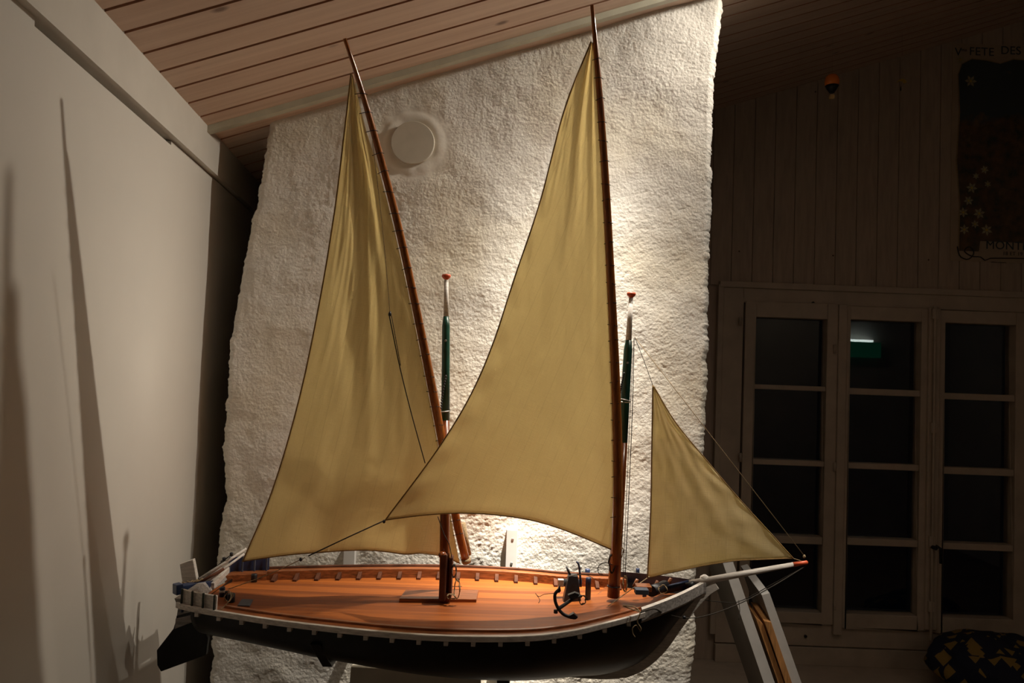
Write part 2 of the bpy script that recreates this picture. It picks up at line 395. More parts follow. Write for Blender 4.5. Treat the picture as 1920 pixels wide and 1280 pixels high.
for j, z in enumerate(zs_):
    a, b = eL(z), eR(z)
    a += .003 * fr(Vector((8, 2, z * 190))) + .007 * fr(Vector((3, 7, z * 25))) + .003 * fr(Vector((3, 2, z * 70))); b += .003 * fr(Vector((1, 2, z * 190))) + .006 * fr(Vector((9, 7, z * 25))) + .0035 * fr(Vector((5, 2, z * 75)))
    for i in range(nx + 1):
        u = i / nx; x = a + (b - a) * u
        ed = min((x - a), (b - x)); rnd = .02 * max(0, 1 - ed / .02) ** 2
        dv = math.hypot(x - vent.x, z - vent.z)
        k = min(1, max(0.12, (dv - .085) / .03)) if dv < .13 else 1
        p = Vector((x, 0, z))
        h = .007 * fr(p * 4.5) + .004 * fr(p * 11) + .0014 * fr(p * 34)
        c1 = fr(Vector((x * 62, 5, z * 78))); c2 = fr(Vector((x * 130 + 4, 9, z * 150)))
        c3 = fr(Vector((x * 85 + 4, 9, z * 120 + 7)))
        patchy = .55 + .75 * max(0, fr(p * 6 + Vector((0, 40, 0))) + .3)
        h += k * patchy * (.0008 * (1 - 2.2 * abs(c1)) + .0011 * c2 - .003 * max(0, c3 - .35))
        hr = (.0016 + .0026 * fr(Vector((x * 14, 3, z * 14)))) * math.sin(min(1, max(0, (dv - .056) / .03)) * 3.14) * (1 if dv < .09 else 0)
        V[j, i + 4] = (x, YC - h * (1 if ed > .004 else .5) + rnd - hr, z); RO[j, i + 4] = k
    for q in range(4):
        V[j, 3 - q] = (V[j, 4, 0] + .002 * q, YC + .02 + .17 * (q + 1), z)
        V[j, nx + 5 + q] = (V[j, nx + 4, 0] - .002 * q, YC + .02 + .17 * (q + 1), z)
nc = nx + 9
idx = np.arange((nz + 1) * nc).reshape(nz + 1, nc)
F = np.stack([idx[:-1, :-1], idx[:-1, 1:], idx[1:, 1:], idx[1:, :-1]], -1).reshape(-1, 4)
me = bpy.data.meshes.new('column'); VV = V.reshape(-1, 3)
# the column's top follows the slope of the ceiling
top = 0.5885 + SL * (VV[:, 0] + .7777) + .0315 * (VV[:, 1] - 2.0) + .003
VV[:, 2] = np.minimum(VV[:, 2], top)
VV[:, 2] += CZ
me.from_pydata(VV.tolist(), [], F.tolist()); me.materials.append(M['stucco']); me.polygons.foreach_set('use_smooth', [True] * len(F))
at = me.attributes.new('rough', 'FLOAT', 'POINT'); at.data.foreach_set('value', RO.reshape(-1))
o = bpy.data.objects.new('wall_column', me); COL.objects.link(o); o['kind'] = 'structure'
# window wall with its opening, room's other walls
wx0, wx1 = P(1385, 800, YB).x - .02, P(1912, 800, YB).x + .01
wz1, wz0 = P(1650, 577, YB).z + .01, P(1650, 1165, YB).z - .0
m = MB()
m.box((-1.35, YB, -CZ), (wx0, YB + .12, 3.2)).box((wx1, YB, -CZ), (XR + .1, YB + .12, 3.2))
m.box((wx0, YB, wz1), (wx1, YB + .12, 3.2)).box((wx0, YB, -CZ), (wx1, YB + .12, wz0))
# boarding above and beside the window: boards 86 mm wide with grooves
bx = P(1529, 300, YB).x; bw = (P(1760, 300, YB).x - bx) / 6
zc0 = P(1650, 545, YB).z
x = bx - 12 * bw
o = m.build('wall_back', 'bwall'); o['kind'] = 'structure'
m = MB()
while x < XR:
    if x + bw > -1.2:
        g = .0012
        m.prism([(x + g, YB - .010, zc0), (x + bw - g, YB - .010, zc0), (x + bw - g, YB - .010, ceil_z(x + bw, YB) + .02), (x + g, YB - .010, ceil_z(x, YB) + .02)], (0, .0115, 0))
        for kx in (0,):
            pass
    x += bw
o = m.build('trim_3', 'bwall'); o['kind'] = 'structure'
m = MB()
for q in ((1562, 479), (1741, 487), (1386, 471), (1529, 172)):
    p = P(q[0], q[1], YB - .010); m.lathe((p.x, p.y + .001, p.z), [(.004, 0), (.0035, -.0015)], 8, axis=Vector((0, 1, 0)))
m.build('trim_5', 'gap')['kind'] = 'structure'
MB().box((XR, YF, -CZ), (XR + .1, YB, 3.2)).build('wall_right', 'roomwhite')['kind'] = 'structure'
MB().box((-1.3, YF - .1, -CZ), (XR, YF, 3.2)).build('wall_front', 'roomwhite')['kind'] = 'structure'
# ------------------------------------------------------------------ window
def X(px, py): return P(px, py, YB).x
def Z(px, py): return P(px, py, YB).z
win = empty('window_1', (P(1650, 1160, YB).x, YB, wz0), kind='structure')
fr_t = Z(1650, 577); sb = Z(1650, 1180)
cas = MB()
yo = YB - .022
# casing: outer boards
cas.box((X(1348, 800), yo, Z(1650, 1212)), (X(1385, 800), YB + .005, zc0 + .005)); cas.box((X(1385, 800), yo, fr_t), (X(1990, 800), YB + .005, zc0 + .005))
cas.box((X(1916, 850), yo, Z(1650, 1212)), (X(1990, 850), YB + .005, fr_t)); cas.box((X(1385, 800), yo, Z(1650, 1212)), (X(1916, 850), YB + .005, Z(1650, 1150)))
cas.box((X(1340, 800), yo - .010, zc0 - .012), (X(2000, 800), YB, zc0 + .014))
cas.box((X(1340, 700), yo - .008, sb - .035), (X(1350, 700), YB, zc0))
cas.build('casing', 'frame', win, bevel=.0025)
MB().box((X(1348, 800), YB - .03, Z(1650, 1247)), (X(1990, 800), YB + .005, Z(1650, 1214))).build('sill_board', 'frame', win, bevel=.002)
xs_ = [(1387, 1561, 1407, 1541), (1577, 1733, 1584, 1717), (1742, 1915, 1761, 1894)]
T = {0: (568, 597, 1152, 1142), 1: (577, 602, 1163, 1148), 2: (585, 608, 1172, 1155)}
rows = {0: [(722, 731), (861, 871), (1002, 1016)], 1: [(729, 741), (868, 879), (1008, 1021)], 2: [(738, 750), (876, 889), (1017, 1029)]}
YS = YB - .018
for k, (a, b, c, d) in enumerate(xs_):
    ox0, ox1 = X(a, 860), X(b, 860); ix0, ix1 = X(c, 860), X(d, 860)
    cx = (c + d) / 2; t0, t1, b0, b1 = T[k]
    oz1, iz1, oz0, iz0 = Z(cx, t0), Z(cx, t1), Z(cx, b0 + 12), Z(cx, b1)
    s_ = MB()
    s_.box((ox0, YS - .016, oz0), (ix0, YB + .03, oz1)).box((ix1, YS - .016, oz0), (ox1, YB + .03, oz1))
    s_.box((ix0, YS - .016, iz1), (ix1, YB + .03, oz1)).box((ix0, YS - .016, oz0), (ix1, YB + .03, iz0))
    zz = [iz1]
    for (u, v) in rows[k]:
        za, zb = Z(cx, u), Z(cx, v); s_.box((ix0, YS - .010, zb), (ix1, YB + .03, za)); zz += [za, zb]
    zz.append(iz0)
    so = s_.build('sash', 'frame', win, bevel=.003)
    for r in range(4):
        MB().box((ix0 - .002, YB + .012, zz[2*r + 1] - .002), (ix1 + .002, YB + .016, zz[2*r] + .002)).build('pane', 'glass', so)
    hx = ox0 if k == 0 else ox1
    if k < 2:
        for hy in (655 if k else 610, 862, 1133) if k == 0 else (655, 873, 1130):
            hxp = X(1389 if False else (1383 if k == 0 else 1558), hy)
            MB().tube([(hxp, YS - .02, Z(1558, hy) - .018), (hxp, YS - .02, Z(1558, hy) + .018)], .006, 8).build('hinge', 'frame', so)
MB().box((X(1561, 860), YS - .024, Z(1570, 1185)), (X(1577, 860), YB + .02, Z(1570, 572))).build('mullion', 'frame', win, bevel=.004)
e = MB(); ex = X(1737, 860)
e.box((X(1728, 860), YS - .028, Z(1737, 1175)), (X(1750, 860), YB + .02, Z(1737, 578)))
e.build('mullion', 'frame', win, bevel=.004)
e = MB(); e.tube([(ex, YS - .036, Z(1737, 1192)), (ex, YS - .036, Z(1737, 575))], .006, 8)
for hy in (590, 800, 1010, 1130): e.box((ex - .013, YS - .040, Z(1737, hy) - .022), (ex + .013, YS - .026, Z(1737, hy) + .022))
eo = e.build('espagnolette', 'frame', win, bevel=.002)
h = MB(); hz = Z(1745, 1020); h.tube([(ex, YS - .035, hz), (ex, YS - .065, hz)], .008, 10).tube([(ex, YS - .065, hz + .01), (ex + .018, YS - .065, hz - .0), (ex + .02, YS - .065, hz - .06)], .006, 8)
h.build('handle', 'black', eo)
for q in ((1524, 568), (1510, 1192)):
    p = P(q[0], q[1], yo); MB().lathe((p.x, p.y, p.z), [(.006, 0), (.006, -.006), (.002, -.008)], 10, axis=Vector((0, 1, 0))).build('stud', 'black', win)
# bench below the window
zb_ = Z(1650, 1247)
b_ = MB(); b_.box((.52, 2.72, zb_ - .03), (XR - .02, YB - .002, zb_)).box((.54, 2.76, -CZ), (XR - .03, YB - .002, zb_ - .031))
tag(b_.build('window_bench', 'frame', bevel=.004), 'long cream painted bench built under the casement window', 'bench')
# ------------------------------------------------------------------ bundle of patterned cloth on the bench
pb = G(1850, 1275, zb_)
bm_ = MB(); c = P(1862, 1232, 3.03); rx, ry, rz_ = .235, .20, (c.z - zb_) 
rings = []; nn = 72
for i in range(31):
    th = math.pi * i / 30; ring = []
    for k in range(nn):
        ph = 2 * math.pi * k / nn
        d = Vector((math.sin(th) * math.cos(ph), math.sin(th) * math.sin(ph), math.cos(th)))
        f = 1 + .10 * noise.noise(d * 2.2) + .05 * abs(noise.noise(d * 5 + Vector((3, 0, 0)))) - .04 * abs(math.sin(ph * 4 + 2 * d.z))
        z = d.z * .115 * f
        q = Vector((c.x + d.x * rx * f, c.y + d.y * ry * f, zb_ + .112 + max(z, -.110)))
        ring.append(q)
    rings.append(ring)
bm_.sweep(rings, 0, True, False, True)
tag(bm_.build('cloth_bundle', 'patch'), 'navy blue floor cushion with yellow blocks resting on the window bench', 'cushion')
# ------------------------------------------------------------------ poster on the boards at upper right (generic picture)
YP = YB - .013
def pp(px, py, dy=0): return P(px, py, YP - dy)
pl, pr = pp(1784, 290).x, pp(1784, 290).x + .62
pt, pbm = pp(1850, 83).z, pp(1850, 491).z
po = empty('poster', ((pl + pr) / 2, YP, pbm), 'large old festival poster with a floral landscape, pinned on the boarded wall', 'poster')
MB().box((pl, YP, pbm), (pr, YP + .0015, pt)).build('paper', plain('aged poster paper', (.46, .36, .26), .6, .06, 8), po)
def picmat():
    m, nt, bs = newmat('faded painted landscape')
    tc = nt.nodes.new('ShaderNodeTexCoord'); sx = nt.nodes.new('ShaderNodeSeparateXYZ'); nt.links.new(tc.outputs['Object'], sx.inputs[0])
    n1 = texn(nt, 7, 5); n2 = texn(nt, 22, 5)
    hgt = mathn(nt, 'ADD', sx.outputs[2], mathn(nt, 'MULTIPLY', mathn(nt, 'SUBTRACT', n1, .5), .25))
    c = mixc(nt, ramp(nt, n2, .35, .65), (.035, .035, .02), (.16, .085, .035))
    c = mixc(nt, ramp(nt, hgt, .60, .64), c, (.045, .06, .07))
    c = mixc(nt, ramp(nt, n1, .6, .7), c, (.20, .12, .05))
    nt.links.new(c, bs.inputs['Base Color']); bs.inputs['Roughness'].default_value = .5; return m
poly = [(1797, 470), (1799, 380), (1793, 300), (1799, 210), (1796, 140), (1803, 120), (1822, 110), (1850, 113), (1875, 119), (1900, 111), (1925, 113)]
vv = [pp(a, b) for a, b in poly]; vv = [Vector((v.x, YP, v.z)) for v in vv]
vv += [Vector((pr - .04, YP, pt - .05)), Vector((pr - .03, YP, pt - .12)), Vector((pr - .03, YP, vv[0].z + .04)), Vector((pl + .125, YP, vv[0].z + .045)), Vector((pl + .12, YP, vv[0].z))]
MB().prism(vv, (0, -.001, 0)).build('picture', picmat(), po)
bd = MB(); bd.tube([Vector((v.x, YP - .0012, v.z)) for v in vv[:12]], .0022, 6); bd.build('picture_border', plain('ochre border', (.36, .26, .14), .6), po)
def narcissus(px, py, r, name='flower'):
    m = MB(); p = pp(px, py, .0025)
    for k in range(6):
        t = k * math.pi / 3 + px; d = Vector((math.cos(t), 0, math.sin(t))); n_ = Vector((-d.z, 0, d.x))
        m.prism([p, p + d * r * .55 + n_ * r * .24, p + d * r, p + d * r * .55 - n_ * r * .24], (0, -.0006, 0), 0)
    m.lathe(p + Vector((0, -.0007, 0)), [(r * .22, 0), (r * .15, -.001)], 8, 1, axis=Vector((0, 1, 0)))
    m.build('flower', [plain('cream petal', (.42, .36, .22), .6), M['yellow']], po)
for q in ((1820, 152, .026), (1846, 318, .018), (1822, 352, .024), (1816, 376, .021), (1806, 398, .022), (1836, 400, .025), (1850, 431, .025), (1808, 430, .022), (1828, 420, .018), (1852, 345, .015), (1830, 330, .014), (1801, 112, .02)):
    narcissus(*q)
sc = MB(); sc.tube(smooth_path([pp(*q, .003) for q in ((1795, 462), (1800, 480), (1815, 486), (1826, 474), (1818, 462), (1808, 470), (1822, 480), (1840, 482), (1846, 488), (1858, 484), (1990, 486))], 5), .0022, 6)
sc.build('scroll_ornament', M['cord'], po)
def text(s, px, py, size, parent, name, mat):
    cu = bpy.data.curves.new(name, 'FONT'); cu.body = s; cu.size = size; cu.extrude = .0004; cu.space_character = 1.05
    t = bpy.data.objects.new(name, cu); COL.objects.link(t)
    dg = bpy.context.evaluated_depsgraph_get(); me = bpy.data.meshes.new_from_object(t.evaluated_get(dg)); bpy.data.objects.remove(t)
    me.materials.clear(); me.materials.append(mat)
    o = bpy.data.objects.new(name, me); COL.objects.link(o); o.parent = parent
    p = pp(px, py, .0015); o.location = p + Vector((0, 0, CZ)) - rootloc(parent); o.rotation_euler = (math.pi / 2, 0, 0); return o
ink = plain('dark slate ink', (.035, .05, .06), .6)
text('V', 1790, 104, .050, po, 'lettering', ink); text('me', 1802, 96, .02, po, 'lettering', ink)
text('FETE', 1817, 103, .050, po, 'lettering', ink); text('DES', 1876, 101, .050, po, 'lettering', ink); text('NARCISSES', 1924, 99, .050, po, 'lettering', ink)
text('MONTREUX', 1848, 466, .050, po, 'lettering', ink); text('18 ET 19 MAI', 1880, 478, .022, po, 'lettering', ink)
text('editions artistiques', 1858, 492, .008, po, 'small_print', ink)
# ------------------------------------------------------------------ hanging balloon and paraglider
bc = P(1560, 155, 2.7); s = 2.7 / FPX
ba = empty('hot_air_balloon_ornament', bc - Vector((0, 0, 30 * s)), 'small orange toy hot air balloon hanging from the dark ceiling', 'ornament')
prof = [(.2, -26), (5, -24), (9, -15), (12.5, -6), (13.6, 2), (12.5, 9), (9, 14), (4, 16.5), (.2, 17)]
MB().lathe(bc, [(r * s, h * s) for r, h in prof[3:]], 24).build('envelope', 'balloon', ba)
MB().lathe(bc, [(r * s, h * s) for r, h in [(4.0, -20), (9, -13), (12.5, -6)]], 24).build('envelope_skirt', 'black', ba)
MB().box(bc + Vector((-4 * s, -4 * s, -31 * s)), bc + Vector((4 * s, 4 * s, -24 * s))).build('basket', 'basket', ba, bevel=.001)
r_ = MB()
for dx, dy in ((-3.4, -3.4), (3.4, -3.4), (3.4, 3.4), (-3.4, 3.4)): r_.tube([bc + Vector((dx * s, dy * s, -25 * s)), bc + Vector((dx * 1.1 * s, dy * 1.1 * s, -17 * s))], .0005, 4)
r_.build('rigging', 'cord', ba); r_ = MB(); r_.tube([bc + Vector((0, 0, 16 * s)), Vector((bc.x, bc.y, ceil_z(bc.x, bc.y) + .002))], .0003, 4); r_.build('line', 'cord', ba)
pc = P(1690, 158, 2.9); s = 2.9 / FPX
pg = empty('paraglider_ornament', pc - Vector((0, 0, 16 * s)), 'tiny yellow toy paraglider hanging beside the orange balloon', 'ornament')
cn = MB(); rr = []
for k in range(13):
    t = math.radians(20 + 125 * k / 12); o_ = Vector((math.cos(t) * 9 * s, 0, math.sin(t) * 9 * s)); i_ = o_ * .84
    rr.append([pc + o_ + Vector((0, -4 * s, 0)), pc + o_ + Vector((0, 4 * s, 0)), pc + i_ + Vector((0, 4 * s, 0)), pc + i_ + Vector((0, -4 * s, 0))])
cn.sweep(rr); cn.build('canopy', 'yellow', pg)
MB().lathe(pc + Vector((-1 * s, 0, -13 * s)), [(.3 * s, 0), (1.2 * s, 2 * s), (1.4 * s, 5 * s), (.6 * s, 6 * s), (1 * s, 7 * s), (.3 * s, 8.5 * s)], 8).build('pilot', 'black', pg)
l_ = MB()
for t in (30, 80, 130):
    a = math.radians(t); l_.tube([pc + Vector((math.cos(a) * 8 * s, 0, math.sin(a) * 8 * s)), pc + Vector((-1 * s, 0, -7 * s))], .0003, 4)
l_.build('rigging', 'cord', pg); l_ = MB(); l_.tube([pc + Vector((1 * s, 0, 9 * s)), Vector((pc.x, pc.y, ceil_z(pc.x, pc.y) + .002))], .0003, 4); l_.build('line', 'cord', pg)
# ------------------------------------------------------------------ things on the column
vp = Vector((vent.x, YC, vent.z))
v_ = MB(); v_.lathe(vp + Vector((0, .004, 0)), [(.056, 0), (.056, -.016), (.0545, -.018)], 56, axis=Vector((0, 1, 0)))
tag(v_.build('vent_cover', 'cream'), 'round smooth cream flue cover set in the rough plaster column', 'flue cover')
def strip(xpx0, xpx1, ytop, label, screws):
    a = P(xpx0, ytop, YC - .012); b = P(xpx1, ytop, YC - .012)
    t = MB().box((a.x, YC - .016, -.62), (b.x, YC + .004, a.z)).build('mounting_batten', 'board', bevel=.0015)
    tag(t, label, 'batten', 'white battens behind the hull')
    for sx, sy in screws:
        p = P(sx, sy, YC - .016)
        MB().lathe((p.x, YC - .016, p.z), [(.0035, 0), (.003, -.0015)], 10, axis=Vector((0, 1, 0))).build('screw', 'metal', None) if False else None
        q = MB(); q.lathe((p.x, YC - .0155, p.z), [(.0038, 0), (.003, -.0018)], 10, axis=Vector((0, 1, 0)))
        so = q.build('screw', 'metal', t)
strip(950, 971, 992, 'white screwed batten on the column, right of the aft mast', [(961, 1011), (959, 1056)])
strip(645, 667, 1020, 'white batten on the column, seen below the aft sail', [])
# white sign board lower on the column, under the hull
a = P(658, 1250, 1.93); b = P(902, 1262, 1.93)
rz = math.atan2(b.z - a.z, b.x - a.x)
t = MB(); t.hexa([Vector((a.x - .012, 1.93, -1.0)), Vector((b.x, 1.93, -1.0)), Vector((b.x, 1.985, -1.0)), Vector((a.x - .012, 1.985, -1.0)), Vector((a.x, 1.93, a.z)), Vector((b.x, 1.93, b.z)), Vector((b.x, 1.985, b.z)), Vector((a.x, 1.985, a.z))])
tag(t.build('caption_board', 'cream', bevel=.001), 'plain cream board fixed to the column below the black hull', 'board')
# ------------------------------------------------------------------ THE SHIP
YM = 1.59
ship = empty('model_ship', (-.1, YM, -.585), 'wooden two masted sailing barge model with khaki lateen sails and black hull', 'model ship')
bh = cr([-.60, -.573, -.496, -.352, -.177, -.07, .05, .122, .19, .25, .30, .35, .40], [.125, .140, .168, .209, .241, .246, .233, .207, .174, .142, .105, .060, .006])
sh = cr([-.60, -.40, 0, .12, .19, .27, .34, .40], [-.438, -.440, -.440, -.437, -.430, -.420, -.411, -.403])
kz = cr([-.585, -.4, -.3, -.1, .15, .21, .27, .31, .345, .385, .405], [-.532, -.541, -.551, -.572, -.583, -.582, -.563, -.528, -.482, -.432, -.408])
def stations(a, b, n): return [a + (b - a) * i / n for i in range(n + 1)]
# hull shell
rings = []
for x in stations(-.575, .40, 90):
    top = sh(x) - .012; yb = max(bh(x) - .018, .004) if x < .25 else max(bh(x) - .018 + .014 * min(1, (x - .25) / .05), .004)
    kk = min(kz(x), top - .004); q = max(0, (x - .02) / .38); ring = []
    ex_n = 3.6 * (1 - q) + 1.15 * q; sn = max(0, (-.35 - x) / .25); ex_n = ex_n * (1 - .45 * sn)
    for side in (-1, 1):
        for k in (range(11) if side < 0 else range(9, -1, -1)):
            s_ = k / 10; yy = yb * max(0, 1 - s_ ** ex_n) ** .8
            ring.append(Vector((x + 0.0, YM + side * yy, top + (kk - top) * s_)))
    rings.append(ring)
m = MB(); n = len(rings[0]); vs = [q for r in rings for q in r]
m.add(vs, [(i*n + k, i*n + k + 1, (i+1)*n + k + 1, (i+1)*n + k) for i in range(len(rings) - 1) for k in range(n - 1)], 0, True)
m.add(rings[0], [tuple(range(n))], 0)
hull = m.build('hull', 'hull', ship)
# stem and keel band
m = MB(); rr = []
pts = smooth_path([(.425, 0, -.398), (.402, 0, -.415), (.372, 0, -.450), (.345, 0, -.488), (.318, 0, -.527), (.280, 0, -.562), (.235, 0, -.581), (.18, 0, -.587), (.08, 0, -.588)], 6)
for i, p in enumerate(pts):
    a = pts[max(i-1, 0)]; b = pts[min(i+1, len(pts)-1)]; t = (b - a).normalized(); nrm = Vector((t.z, 0, -t.x))
    wdt = .012 if i < 30 else .010 * max(.35, 1 - (i - 30) / 18)
    rr.append([Vector((p.x, YM - .007, p.z)) - nrm * wdt, Vector((p.x, YM + .007, p.z)) - nrm * wdt, Vector((p.x, YM + .005, p.z)) + nrm * .006, Vector((p.x, YM - .005, p.z)) + nrm * .006])
m.sweep(rr); m.build('stem', 'paint', hull, bevel=.0015)
# deck
def grid_deck(z_off, inset, x0, x1, n=60, ny=16, camber=.006):
    m = MB(); rings = []
    for x in stations(x0, x1, n):
        b = max(bh(x) - inset, .003); rings.append([Vector((x, YM - b + 2 * b * k / ny, sh(x) + z_off + camber * (1 - (2 * k / ny - 1) ** 2))) for k in range(ny + 1)])
    m.sweep(rings, 0, False, False, True); return m
grid_deck(-.020, .036, -.585, .385).build('deck', 'deck', ship)
# side decks, inner rails, outer white rub rails, bulwarks
def rail(name, x0, x1, side, y_in, y_out, z_lo, z_hi, mat, parent=ship, n=70, bevel=.0012, taper=0):
    rr = []
    for x in stations(x0, x1, n):
        b = bh(x); s_ = sh(x)
        rr.append([Vector((x, YM + side * max(b - y_out, .002), s_ + z_lo)), Vector((x, YM + side * max(b - y_in, .001), s_ + z_lo)),
                   Vector((x, YM + side * max(b - y_in, .001), s_ + z_hi)), Vector((x, YM + side * max(b - y_out, .002), s_ + z_hi))])
    return MB().sweep(rr).build(name, mat, parent, bevel=bevel)
for side in (-1, 1):
    rail('side_deck', -.585, .262, side, .034, .004, -.010, -.004, 'wood')
    rail('rub_rail', -.600, .262, side, .005, -.003, -.0095, .0005, 'paint' if side < 0 else 'oldwood')
    rail('inner_rail', -.51, .262, side, .041, .033, -.024, .000, 'wood')
    rail('waterway', -.588, -.51, side, .042, .004 if side > 0 else .012, -.024 if side > 0 else -.011, -.0045, 'wood', n=12)
    # bow bulwark: greyed outside, blue inside
    rr = []
    m = MB(); xs_b = stations(.255, .405, 30)
    def bl(off, dz): return [Vector((x, YM + side * max(bh(x) - off, .0035 if off < .003 else .0005), sh(x) + dz)) for x in xs_b]
    A, B, C_, D = bl(-.002, -.014), bl(.006, -.020), bl(.008, .008), bl(-.001, .006)
    k = len(xs_b)
    for (p, q, mi) in ((A, D, 0), (D, C_, 2), (C_, B, 1), (B, A, 0)):
        m.add(p + q, [(i, i + 1, k + i + 1, k + i) for i in range(k - 1)], mi)
    m.build('bow_bulwark', ['greypaint', 'blue', 'paint'], ship)
    # little brackets under the outer rail
    for i in range(18):
        x = -.555 + i * .0462; y = YM + side * (bh(x) - .004)
        MB().box((x - .0038, min(y, y - side * .016), sh(x) - .019), (x + .0038, max(y, y - side * .016), sh(x) - .010)).build('rail_bracket', 'paint' if side < 0 else 'wood', ship, bevel=.0006)
    # knees on the deck along the bulwark
    for i in range(18):
        x = -.492 + i * .0434
        if x > .25: continue
        y = YM + side * (bh(x) - .039); z = sh(x) - .020
        y2 = y - side * .026
        MB().hexa([Vector((x - .004, y, z)), Vector((x + .004, y, z)), Vector((x + .004, y2, z)), Vector((x - .004, y2, z)),
                   Vector((x - .004, y, z + .015)), Vector((x + .004, y, z + .015)), Vector((x + .004, y2, z + .006)), Vector((x - .004, y2, z + .006))]).build('deck_knee', 'oldwood', ship, bevel=.0006)
# stern quarter bulwarks: near one white, far one blue
for side, matn, post in ((-1, 'paint', 'darkgreen'), (1, 'blue', 'slate')):
    h0 = .024 if side < 0 else .026
    bq = rail('quarter_bulwark', -.592, -.515 , side, .012, .006, -.006, h0, matn, n=10)
    for i in range(4):
        x = -.588 + i * .0235; yb = bh(x)
        for (oo, w_) in ((.0035, .0016),):
            y0 = YM + side * (yb - .001 if side < 0 else yb - .018); 
            MB().box((x - w_, y0 - .0022, sh(x) - .008), (x + w_, y0 + .0022, sh(x) + h0 + .003)).build('bulwark_post', post, bq, bevel=.0006)
# transom
m = MB(); m.hexa([Vector((-.598, YM - .118, -.452)), Vector((-.584, YM - .118, -.452)), Vector((-.584, YM + .118, -.452)), Vector((-.598, YM + .118, -.452)),
                  Vector((-.606, YM - .122, -.432)), Vector((-.594, YM - .122, -.432)), Vector((-.594, YM + .122, -.432)), Vector((-.606, YM + .122, -.432))])
m.build('transom', 'greypaint', ship, bevel=.001)
# rudder
def PV(px, py, Y=1.60): return P(px, py, Y)
rb = [(358, 1142), (347, 1140), (333, 1158), (327, 1177), (296, 1217), (297, 1245), (304, 1257), (388, 1226), (392, 1195), (372, 1160)]
rud = MB().prism([PV(*q) - Vector((0, .006, 0)) for q in rb], (0, .012, 0)).build('rudder', 'hull', ship, bevel=.0015)
MB().prism([PV(*q) - Vector((0, .0075, 0)) for q in ((332, 1157), (362, 1150), (372, 1161), (330, 1177))], (0, .015, 0)).build('rudder_band', 'greypaint', rud, bevel=.001)
MB().prism([PV(*q) - Vector((0, .0072, 0)) for q in ((334, 1152), (361, 1145), (363, 1150), (333, 1158))], (0, .0144, 0)).build('rudder_band', 'black', rud)
MB().prism([PV(*q) - Vector((0, .0075, 0)) for q in ((338, 1128), (347, 1120), (360, 1120), (361, 1145), (334, 1152))], (0, .015, 0)).build('rudder_cheek', 'greypaint', rud, bevel=.001)
MB().tube(smooth_path([PV(*q, 1.585) for q in ((341, 1147), (345, 1132), (352, 1124), (360, 1121))], 5), .0028, 8).build('rudder_strap', 'blue', rud)
MB().prism([PV(*q) - Vector((0, .006, 0)) for q in ((339, 1056), (364, 1047), (372, 1090), (345, 1100))], (0, .012, 0)).build('rudder_head', 'paint', rud, bevel=.0012)
# tiller, spars and tackle at the stern
a = PV(327, 1104, 1.55); b = PV(392, 1094, 1.60)
def bar(p, q, w_, h_):
    p, q = Vector(p), Vector(q); t = (q - p).normalized(); s_ = Vector((-t.y, t.x, 0)).normalized() * w_; u_ = s_.cross(t).normalized() * h_
    if u_.z < 0: u_ = -u_
    return [p - s_ - u_, q - s_ - u_, q + s_ - u_, p + s_ - u_, p - s_ + u_, q - s_ + u_, q + s_ + u_, p + s_ + u_]
til = MB().hexa(bar(a, b, .008, .007)).build('tiller', 'blue', ship, bevel=.0015)
MB().hexa(bar(PV(327, 1105, 1.548), PV(340, 1102, 1.558), .0095, .010)).build('tiller_end', 'blue', til, bevel=.0015)
for (p0, p1, ra, rb_, mt) in (((374, 1086, 1.60), (462, 1028, 1.655), .0036, .0022, 'paint'), ((383, 1093, 1.59), (458, 1038, 1.64), .0034, .002, 'paint'), ((370, 1094, 1.585), (420, 1066, 1.61), .003, .003, 'oldwood')):
    MB().tube([P(*p0), P(*p1)], [ra, rb_], 10).build('mizzen_outrigger' if mt == 'paint' else 'sheet_batten', mt, ship)
MB().tube([P(*q) for q in ((368, 1086, 1.60), (405, 1063, 1.62), (420, 1050, 1.63), (437, 1037, 1.645))], .0013, 6).build('tackle_rope', 'cord', ship)
for q in ((420, 1048), (434, 1039), (417, 1054)):
    p = P(*q, 1.632); MB().lathe(p, [(.001, -.0045), (.0035, -.003), (.0038, .003), (.001, .0045)], 10).build('tackle_block', 'black', ship)
lash = MB(); p0 = PV(343, 1090, 1.59); 
for k in range(3): lash.tube(smooth_path([PV(342 + k*9, 1091 - k, 1.585), PV(352 + k*9, 1094 - 2*k, 1.58), PV(362 + k * 9, 1088 - 2*k, 1.585)], 4), .0018, 6)
lash.build('lashing', 'rope', ship)
# plank and posts inside the stern
MB().hexa(bar(P(398, 1098, 1.60), P(427, 1068, 1.70), .004, .006)).build('stern_plank', 'paint', ship, bevel=.0008)
zd = sh(-.5) - .018
def on_deck(px, py, dz=0): return G(px, py, zd + dz)
def bollard(px, py_base, py_top, rpx, mat, name='bollard', base_z=None, band=None, head=None):
    z0 = zd if base_z is None else base_z
    p = G(px, py_base, z0); hgt = (py_base - py_top) / FPX * p.y * 1.01; r = rpx / FPX * p.y
    o = MB().lathe(p, [(r, 0), (r, hgt * .93), (r * .85, hgt)], 14).build(name, mat, ship)
    if band: MB().lathe(p, [(r * 1.06, hgt * band[0]), (r * 1.06, hgt * band[1])], 14).build('band', 'paint', o)
    return o, p, hgt
def post(px, py_base, py_top, wpx, mat, base_z=None, name='post'):
    z0 = zd if base_z is None else base_z
    p = G(px, py_base, z0); hgt = (py_base - py_top) / FPX * p.y * 1.01; r = wpx / FPX * p.y / 2
    return MB().box(p + Vector((-r, -r, 0)), p + Vector((r, r, hgt))).build(name, mat, ship, bevel=.001)
post(392, 1110, 1090, 9, 'blue', name='stern_post'); 
